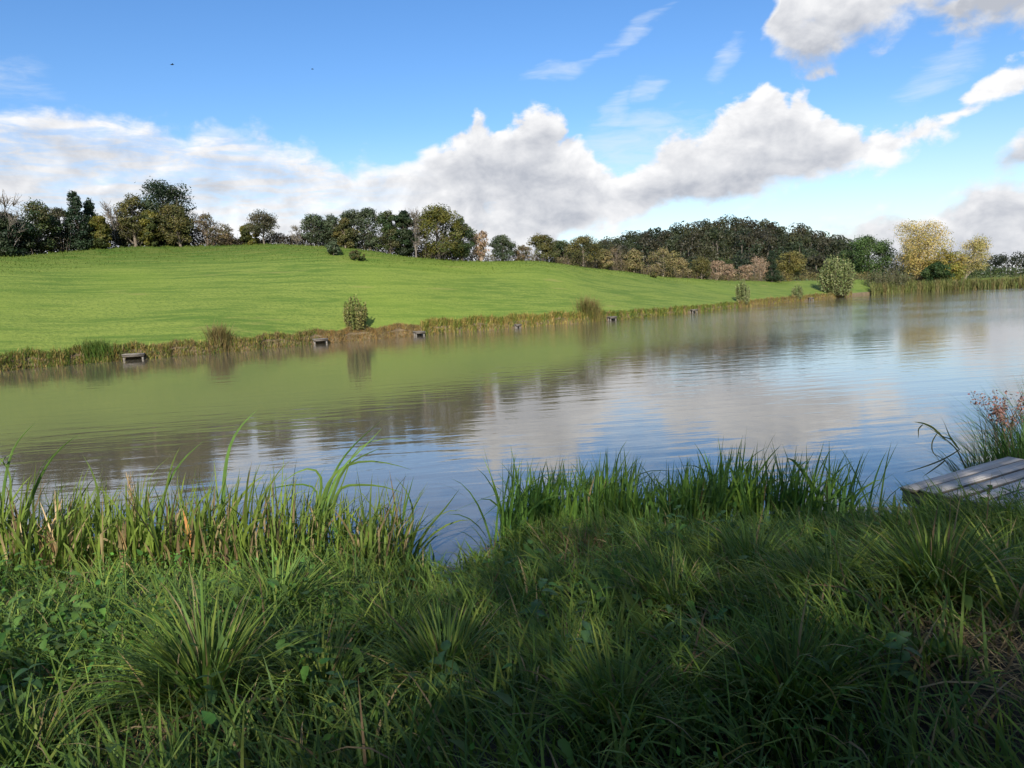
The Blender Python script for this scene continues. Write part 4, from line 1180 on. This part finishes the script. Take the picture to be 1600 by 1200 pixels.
for lb, lv in CATTAILS:
    b = np.array(lv[0][1][0])
    root = empty('cattail', b); tag(root, lb, 'cattail', 'tall cattails along the near waterline')
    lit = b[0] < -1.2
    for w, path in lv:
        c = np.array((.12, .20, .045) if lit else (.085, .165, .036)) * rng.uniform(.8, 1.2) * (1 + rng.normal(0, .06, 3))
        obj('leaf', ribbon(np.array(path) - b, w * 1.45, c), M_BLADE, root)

# dead stalks in the left stand
DEAD = [((-2.80, 6.9, .75), (-2.72, 6.9, -.07), 'rust-brown dead cattail stalk standing at right end of the sunlit reeds', .042, (.34, .16, .06)),
        ((-2.67, 6.7, .39), (-2.64, 6.7, -.06), 'short rusty stump at the foot of the rust-brown dead stalk', .034, (.33, .17, .07)),
        ((-4.13, 6.9, .94), (-3.92, 6.9, .05), 'leaning straw-coloured dead stalk left of the dry plume', .026, (.36, .27, .15)),
        ((-3.33, 6.8, .63), (-3.34, 6.8, .05), 'broad tan dead stalk just right of the dry plume', .036, (.40, .27, .13)),
        ((-4.33, 6.2, .10), (-4.05, 6.2, .46), 'broken orange-tan stalk at left edge low among the reeds', .04, (.38, .22, .10)),
        ((-4.35, 7.0, .86), (-4.30, 7.0, .05), 'thin pale dead stalk near the left picture edge', .02, (.40, .31, .18)),
        ((-3.99, 6.9, .70), (-3.98, 6.9, .05), 'upright brown dead stalk between the leaning stalk and the plume', .030, (.28, .18, .09)),
        ((-4.17, 7.1, .80), (-4.21, 7.1, .05), 'tan dead stalk crossing behind the leaning one', .024, (.36, .25, .12))]
for tp, bt, lb, w, c in DEAD:
    tp, bt = np.array(tp) + np.array((0, -.45, .06)), np.array(bt) + np.array((0, -.45, .06)); w *= 1.35; c = np.array(c) * 1.2
    root = empty('dead_stalk', bt); tag(root, lb, 'stalk', 'dead cattail stalks in the left stand')
    for q in range(3):
        off = np.array([rng.normal(0, .012), rng.normal(0, .012), 0]); e = (tp - bt) * rng.uniform(.72, 1.04) + rng.normal(0, .02, 3)
        mid = (off + e) / 2 + rng.normal(0, .012, 3)
        obj('blade', ribbon([off, mid, e * .9, e], w * rng.uniform(.6, 1.1), np.array(c) * rng.uniform(.8, 1.2)), M_DRY, root)
# dry plume
g = Geo(); n = 170
t = rng.uniform(.35, 1, n)
blades(g, np.stack([rng.normal(0, .012, n) + .03 * (1 - t), rng.normal(0, .012, n), t * .60], 1), rng.uniform(0, 2 * pi, n), .13 * rng.uniform(.5, 1.2, n), .006, rng.uniform(.1, .7, n), rng.uniform(0, 1, n), jitc((.42, .33, .17), n, .2), S=3)
tube(g, [(.05, 0, -.1), (.03, 0, .2), (.01, 0, .45), (0, 0, .66)], [.009, .008, .006, .003], 5, C=(.36, .27, .14))
tag(obj('dry_plume', g.mesh('dry_plume'), M_DRY, loc=(-3.54, 6.9, .30)), 'feathery straw-coloured dry plume standing out of the sunlit reeds', 'seed head')

# broad-leaved plants
def leaf_mesh(name, L, Wd, teeth=7, fold=.25, droop=.35, col=(.05, .11, .03), blunt=.45):
    m = teeth * 2 + 1
    s = np.linspace(0, 1, m)
    prof = np.sin(pi * s ** (blunt + .15)) ** .85 * (1 - .15 * s)
    prof = prof * (1 + .10 * np.where(np.arange(m) % 2, 1, -1)); prof[0] = .02; prof[-1] = .0
    x = s * L; z = -droop * L * s ** 2 + .12 * L * s
    h = prof * Wd / 2
    V = np.concatenate([np.stack([x, h * 0, z], 1), np.stack([x, h, z + fold * h], 1), np.stack([x, -h, z + fold * h], 1)])
    q = [(i, i + 1, m + i + 1, m + i) for i in range(m - 1)] + [(i, 2 * m + i, 2 * m + i + 1, i + 1) for i in range(m - 1)]
    C = np.tile(np.array(col), (3 * m, 1)); C[:m] *= 1.25
    return np_mesh(name, V, q, col=C, smooth=True)
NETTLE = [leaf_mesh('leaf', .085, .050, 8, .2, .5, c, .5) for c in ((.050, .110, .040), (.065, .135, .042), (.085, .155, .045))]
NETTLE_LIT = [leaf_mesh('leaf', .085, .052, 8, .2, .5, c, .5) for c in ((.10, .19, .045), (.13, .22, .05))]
BLUE = [leaf_mesh('leaf', .095, .062, 8, .2, .45, c, .5) for c in ((.060, .130, .045), (.075, .150, .050))]
def nettle(label, x, y, h, pairs, meshes, group='nettle plants on the near bank'):
    z = nz1(x, y)
    root = empty('nettle', (x, y, z), rng.uniform(0, 6)); tag(root, label, 'nettle', group)
    lx, ly = rng.normal(0, .06, 2)
    g = Geo(); t = np.linspace(0, 1, 5)
    tube(g, np.stack([lx * t ** 2, ly * t ** 2, -.03 + (h + .03) * t], 1), .004 - .0025 * t, 5, C=(.09, .12, .05)); obj('stem', g.mesh('stem'), M_BLADE, root)
    for i in range(pairs):
        f = .30 + .70 * (i + 1) / pairs
        sc = (1.30 - .55 * f) * rng.uniform(.85, 1.15)
        for sd in (0, 1):
            o = obj('leaf', meshes[rng.integers(len(meshes))], M_BLADE, root, (lx * f * f, ly * f * f, h * f))
            o.rotation_euler = (rng.normal(0, .25), rng.uniform(-.35, .35) - .25 * (f > .9), i * pi / 2 + sd * pi + rng.normal(0, .2)); o.scale = (sc,) * 3
NSP = [((.04, 3.77), .46, 5, BLUE, 'pale blue-green nettle standing clear of the grass in the middle foreground'),
       ((1.33, 5.15), .40, 5, NETTLE, 'dark leafy nettle at the foot of the centre reeds, right of the straw tuft'),
       ((1.05, 5.25), .42, 5, NETTLE, 'dark leafy nettle nearest the brown straw tuft of the centre reeds'),
       ((1.75, 5.2), .36, 4, NETTLE, 'dark nettle under the upright cattail with three straight leaves'),
       ((-2.08, 3.08), .34, 4, NETTLE, 'shaded nettle near the bottom left corner'),
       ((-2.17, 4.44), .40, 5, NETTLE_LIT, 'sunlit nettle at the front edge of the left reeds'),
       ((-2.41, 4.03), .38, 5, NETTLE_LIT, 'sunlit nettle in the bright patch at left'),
       ((-.32, 2.89), .36, 5, BLUE, 'dull nettle near the bottom edge left of the middle'),
       ((.71, 3.04), .36, 4, NETTLE, 'nettle left of the dark star-shaped tussock'),
       ((1.38, 2.71), .30, 4, NETTLE, 'bright green nettle right of the dark star-shaped tussock'),
       ((.2, 3.03), .33, 5, BLUE, 'greyish nettle below the loose tussock of thin blades'),
       ((-1.22, 2.83), .30, 4, NETTLE, 'nettle beneath the fountain-like tussock at the bottom edge'),
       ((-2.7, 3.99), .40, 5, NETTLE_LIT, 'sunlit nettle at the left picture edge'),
       ((-.70, 2.96), .30, 4, NETTLE, 'low nettle right of the fountain-like tussock'),
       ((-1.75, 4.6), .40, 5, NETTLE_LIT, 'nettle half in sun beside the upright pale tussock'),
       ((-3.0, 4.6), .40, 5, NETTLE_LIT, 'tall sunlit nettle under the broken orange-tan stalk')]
for (x, y), h, p, ms, lb in NSP: nettle(lb, x, y, h, p, ms)
def dock(label, x, y, n, L, Wd, col, up=.8, cat='plant', name='dock_plant'):
    root = empty(name, (x, y, nz1(x, y)), rng.uniform(0, 6)); tag(root, label, cat)
    me = leaf_mesh('leaf', L, Wd, 5, .3, .45, col, .75)
    for i in range(n):
        o = obj('leaf', me, M_BLADE, root, (0, 0, .02))
        sc = rng.uniform(.7, 1.1); o.scale = (sc,) * 3
        o.rotation_euler = (rng.normal(0, .2), -up * rng.uniform(.7, 1.25), i * 2.4 + rng.normal(0, .3))
dock('yellow-green dock with ragged leaves right of the pale blue-green nettle', .60, 3.45, 6, .34, .085, (.085, .125, .020), 1.05)
dock('smaller yellowish dock beside the straw in the right foreground', 1.02, 3.4, 5, .30, .07, (.095, .125, .025), 1.1)
dock('broad upright dock leaf in the grass below the centre reeds', .47, 3.95, 4, .36, .11, (.055, .115, .025), 1.2)
dock('round-leaved plant below the left reed stand', -1.12, 4.2, 5, .28, .13, (.080, .155, .030), .8)
dock('low dock at the bottom edge left of the middle', -.76, 2.75, 5, .22, .10, (.05, .105, .028), .7)
dock('large-leaved plant in the shade at lower left', -2.02, 3.15, 6, .26, .13, (.055, .115, .032), .75)
dock('lobed plant in the centre foreground', -.12, 3.3, 6, .24, .09, (.05, .11, .03), .8)

dock('pale lobed hogweed leaf cluster low in the right foreground', 1.62, 2.95, 5, .20, .12, (.075, .135, .03), .7)
dock('glossy dock rosette left of the brown mat of dead leaves', -1.35, 4.9, 6, .26, .10, (.075, .15, .03), .8)
dock('broad-leaved dock under the left end of the centre reeds', .15, 5.3, 6, .30, .11, (.065, .135, .03), .9)
dock('yellowing dock in front of the bright tussock', 1.25, 4.25, 5, .28, .08, (.125, .15, .03), 1.0)
dock('dark broad-leaved plant at the bottom right of centre', .62, 2.62, 6, .20, .10, (.06, .12, .03), .7)
# creeping ground cover of small leaves
n = 22000
x, y = scatter(n * 2)
lush = np.clip(.15 + .85 * np.exp(-((x + 2.3) / 1.3) ** 2 - ((y - 3.7) / 1.2) ** 2) + .45 * (patch(x, y, 1.1, 7) > .15), 0, 1) * (1 - bare(x, y))
k = rng.uniform(0, 1, len(x)) < lush
x, y = x[k][:n], y[k][:n]; n = len(x)
g = Geo()
pos = np.stack([x, y, nz(x, y) + rng.uniform(.03, .24, n) * (1 + .4 * patch(x, y, 2, 1))], 1)
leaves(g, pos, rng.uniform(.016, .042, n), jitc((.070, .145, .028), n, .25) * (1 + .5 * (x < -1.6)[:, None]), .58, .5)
# larger toothed leaves of the same cover
def leaf_cloud(pos, size, col, tilt=.5):
    me = leaf_mesh('tmp', 1.0, .62, 4, .25, .35)
    V0 = np.zeros(len(me.vertices) * 3); me.vertices.foreach_get('co', V0); V0 = V0.reshape(-1, 3)
    Q0 = np.zeros(len(me.loops), int); me.loops.foreach_get('vertex_index', Q0); Q0 = Q0.reshape(-1, 4)
    bpy.data.meshes.remove(me)
    N = len(pos); a, b = rng.uniform(0, 2 * pi, N), rng.normal(0, tilt, N)
    X = V0[None] * np.asarray(size)[:, None, None]
    x1 = X[:, :, 0] * np.cos(b)[:, None] + X[:, :, 2] * np.sin(b)[:, None]; z1 = -X[:, :, 0] * np.sin(b)[:, None] + X[:, :, 2] * np.cos(b)[:, None]
    x2 = x1 * np.cos(a)[:, None] - X[:, :, 1] * np.sin(a)[:, None]; y2 = x1 * np.sin(a)[:, None] + X[:, :, 1] * np.cos(a)[:, None]
    P = np.stack([x2, y2, z1], -1) + pos[:, None, :]
    Q = Q0[None] + (np.arange(N) * len(V0))[:, None, None]
    g.add(P.reshape(-1, 3), Q.reshape(-1, 4), C=np.repeat(col, len(V0), axis=0))
x, y = scatter(16000)
lush = np.clip(.05 + 1.0 * np.exp(-((x + 2.3) / .9) ** 2 - ((y - 3.7) / 1.0) ** 2) + .55 * (patch(x, y, 1.3, 9) > .28) + .5 * np.exp(-((x - 1.2) / .8) ** 2 - ((y - 5.2) / .4) ** 2), 0, 1) * (1 - bare(x, y))
k = rng.uniform(0, 1, len(x)) < lush * .55
x, y = x[k], y[k]; n = len(x)
leaf_cloud(np.stack([x, y, nz(x, y) + rng.uniform(.10, .34, n)], 1), rng.uniform(.04, .085, n), jitc((.075, .150, .034), n, .2))
tag(obj('undergrowth', g.mesh('undergrowth'), M_BLADE), 'small-leaved creeping ground cover between the grass', 'undergrowth', kind='stuff')

# dry straw lying on the bare patches and caught in the reeds
g = Geo()
def straw(cx, cy, r, n, up=.02, col=STRAWC):
    x, y = cx + rng.normal(0, r * .6, n), cy + rng.normal(0, r * .6, n)
    c = np.asarray(col)[rng.integers(0, len(col), n)] * (1 + rng.normal(0, .2, (n, 1)))
    blades(g, np.stack([x, y, nz(x, y) + rng.uniform(0, up, n)], 1), rng.uniform(0, 2 * pi, n), rng.uniform(.08, .26, n), rng.uniform(.003, .006, n), rng.uniform(.9, 1.5, n), rng.uniform(0, .5, n), np.clip(c, .02, .6), S=3)
for (a, b, r) in BARE: straw(a, b, r, int(900 * r), .05)
straw(2.3, 2.5, .8, 900, .04)
straw(-1.84, 4.08, .25, 150, .1)
tag(obj('straw', g.mesh('straw'), M_DRY), 'flattened dry straw on the bare patches of the near bank', 'straw', kind='stuff')
def straw_tuft(label, x, y, h, n):
    g = Geo(); q = rng.normal(0, .09, (n, 2))
    blades(g, np.concatenate([q, nz(x + q[:, 0], y + q[:, 1])[:, None] - nz1(x, y) - .02], 1), rng.uniform(0, 2 * pi, n), h * rng.uniform(.5, 1.15, n), rng.uniform(.004, .009, n), rng.uniform(0, .5, n), rng.uniform(0, 1.2, n),
           jitc((.25, .165, .095), n, .25), S=4)
    tag(obj('straw_tuft', g.mesh('straw_tuft'), M_DRY, loc=(x, y, nz1(x, y))), label, 'straw tuft')
straw_tuft('reddish brown tuft of dead leaves in front of the centre reeds', .48, 5.75, .32, 260)
straw_tuft('brown mat of dead leaves beside the gap in the reeds', -.80, 5.7, .22, 240)

# ------------------------------------------------------------------ plank platform at right
A = np.array([3.66, 7.19]); ang = math.atan2(1.0, 1.66); ZT = .43
plat = empty('plank_platform', (A[0], A[1], 0), ang)
tag(plat, 'grey weathered plank platform standing over the water at right', 'platform')
LU, NB, BW = 1.98, 12, .188
planks = []
for q in range(4):
    g = Geo(); box(g, (LU / 2, 0, 0), (LU, BW - .030, .030), jit=.0025); pm = g.mesh('plank'); planks.append(pm)
    pm.materials.append(M_WOOD); pm.materials.append(M_POST)          # sides and underside in dark wood, so the gaps show as lines
    for f_ in pm.polygons: f_.material_index = 0 if f_.normal.z > .7 else 1
for i in range(NB):
    o = obj('plank', planks[i % 4], M_WOOD, plat, (rng.normal(0, .008), -(i + .5) * BW, ZT - .015 + rng.normal(0, .0025)))
    o.rotation_euler = (rng.normal(0, .012), 0, rng.normal(0, .003))
g = Geo(); box(g, (0, 0, 0), (.07, NB * BW - .04, .13)); mj = g.mesh('joist')
for u in (.06, LU / 2, LU - .06): obj('joist', mj, M_POST, plat, (u, -NB * BW / 2, ZT - .10))
g = Geo(); box(g, (LU / 2, 0, 0), (LU - .16, .06, .14)); mb = g.mesh('bearer')
for v in (-.16, -1.1, -2.05): obj('bearer', mb, M_POST, plat, (0, v, ZT - .24))
g = Geo(); box(g, (0, 0, 0), (.11, .11, 1.5), jit=.004); mp = g.mesh('post')
for u in (.18, LU - .18):
    for v in (-.26, -1.2): obj('post', mp, M_POST, plat, (u, v, ZT - .92))
g = Geo(); tube(g, [(0, 0, -.004), (0, 0, .003), (0, 0, .004)], [.006, .006, .001], 6); ms = g.mesh('screw')
for i in range(NB):
    for u in (.06, LU / 2, LU - .06): obj('screw', ms, M_POST, plat, (u, -(i + .5) * BW + .03, ZT + .001))

# rushes and herbs behind the platform
def rush(label, x, y, n, L, rad, col, lean=(.0, 0)):
    g = Geo(); rr = np.sqrt(rng.uniform(0, 1, n)) * rad; aa = rng.uniform(0, 2 * pi, n)
    az = aa + rng.normal(0, .5, n)
    c = np.array(col)[rng.integers(0, len(col), n)] * (1 + rng.normal(0, .15, (n, 1)))
    blades(g, np.stack([rr * np.cos(aa), rr * np.sin(aa), rr * 0 - .2], 1), az, (L + .15) * rng.uniform(.55, 1.1, n), rng.uniform(.008, .016, n), rr / rad * .4 + np.abs(rng.normal(0, .1, n)), rng.uniform(.1, .9, n), np.clip(c, .01, .5), S=6, twist=rng.normal(0, .5, n))
    tag(obj('rush_clump', g.mesh('rush_clump'), M_BLADE, loc=(x, y, 0)), label, 'rushes')
DK = [(.05, .115, .028), (.07, .145, .034), (.045, .095, .026)]
rush('dark green rush clump behind the plank platform at right edge', 6.0, 8.9, 520, .95, .34, DK)
rush('low dark rush clump at the far corner of the plank platform', 5.52, 8.85, 260, .55, .22, DK + [(.05, .045, .03)])
rush('tall rush clump at the right picture edge', 6.6, 9.2, 480, 1.25, .4, DK)
root = empty('seeding_herb', (6.05, 9.25, 0)); tag(root, 'pinkish brown seeding herb above the rushes at right edge', 'herb')
g, gs = Geo(), Geo()
for q in range(26):
    tip = np.array([rng.uniform(-.36, .45), rng.normal(0, .2), rng.uniform(.74, 1.04)]); tip[2] -= .3 * max(0, -tip[0] - .2)
    limb(gs, (rng.normal(0, .08), rng.normal(0, .08), -.1), tip, .007, .002, (.10, .085, .05), 6, 0)
    m = 34
    p = tip[None] * (1 - rng.uniform(0, .22, m))[:, None] + rng.normal(0, .024, (m, 3))
    leaves(g, p, rng.uniform(.018, .045, m), jitc((.23, .13, .11), m, .2), .7, .2)
obj('stems', gs.mesh('stems'), M_BARK, root)['kind'] = 'stuff'
obj('seed_heads', g.mesh('seed_heads'), M_DRY, root)['kind'] = 'stuff'
root = empty('leaning_reed', (5.25, 8.8, .2)); tag(root, 'reed stem leaning out over the water left of the rushes', 'reed')
b = np.array((5.25, 8.8, .2))
for w, c, pth in [(.012, (.06, .075, .03), [(5.25, 8.8, .2), (5.15, 8.8, .42), (4.96, 8.8, .58), (4.74, 8.8, .72), (4.60, 8.8, .77)]),
                  (.022, (.10, .125, .04), [(5.02, 8.8, .52), (4.85, 8.8, .68), (4.70, 8.8, .75), (4.58, 8.8, .77)]),
                  (.020, (.05, .085, .03), [(5.16, 8.8, .42), (5.06, 8.8, .57), (5.00, 8.8, .70), (4.94, 8.8, .80)]),
                  (.014, (.045, .06, .03), [(5.19, 8.8, .40), (5.0, 8.8, .27), (4.83, 8.8, .18), (4.63, 8.8, .10)]),
                  (.014, (.045, .06, .03), [(5.02, 8.8, .28), (4.92, 8.8, .20), (4.80, 8.8, .07)]),
                  (.014, (.09, .10, .05), [(4.92, 8.8, .60), (4.86, 8.8, .50), (4.84, 8.8, .40), (4.90, 8.8, .30)]),
                  (.012, (.09, .10, .05), [(4.75, 8.8, .71), (4.68, 8.8, .66), (4.66, 8.8, .56)]),
                  (.014, (.06, .08, .03), [(5.18, 8.8, .40), (5.10, 8.8, .52), (4.95, 8.8, .57), (4.86, 8.8, .66)])]:
    obj('leaf', ribbon(np.array(pth) - b, w * 1.25, c), M_BLADE, root)

# ------------------------------------------------------------------ trees behind the viewpoint, whose shade lies on the near bank
rng = np.random.default_rng(5)
for (x, y, h, w, lb) in [(1.3, -12.0, 11.4, 8.8, 'tall broadleaf tree behind the viewpoint, left of three'), (8.0, -13.0, 12.5, 9.6, 'tall broadleaf tree behind the viewpoint, middle of three'),
                         (17.0, -13.0, 12.0, 9.5, 'tall broadleaf tree behind the viewpoint, right of three')]:
    make_tree('shade_tree', lb, 'tree', (x, y, nz1(x, y) - .1), h, w, 'shade', 'trees behind the viewpoint')
for i, (x, y, h, w) in enumerate([(-3.2, -3.9, 3.4, 4.0), (-6.4, -4.1, 3.5, 4.2), (-9.8, -4.0, 3.5, 4.2), (.2, -4.3, 3.5, 4.0), (3.6, -4.2, 3.6, 4.2), (7.0, -4.2, 3.6, 4.2)]):
    make_tree('shade_shrub', 'leafy shrub behind the viewpoint, ' + ('third', 'second', 'first', 'fourth', 'fifth', 'sixth')[i] + ' of six in the row', 'shrub', (x, y, nz1(x, y) - .1), h, w, 'shadeshrub', 'shrubs behind the viewpoint', dens=1.0)
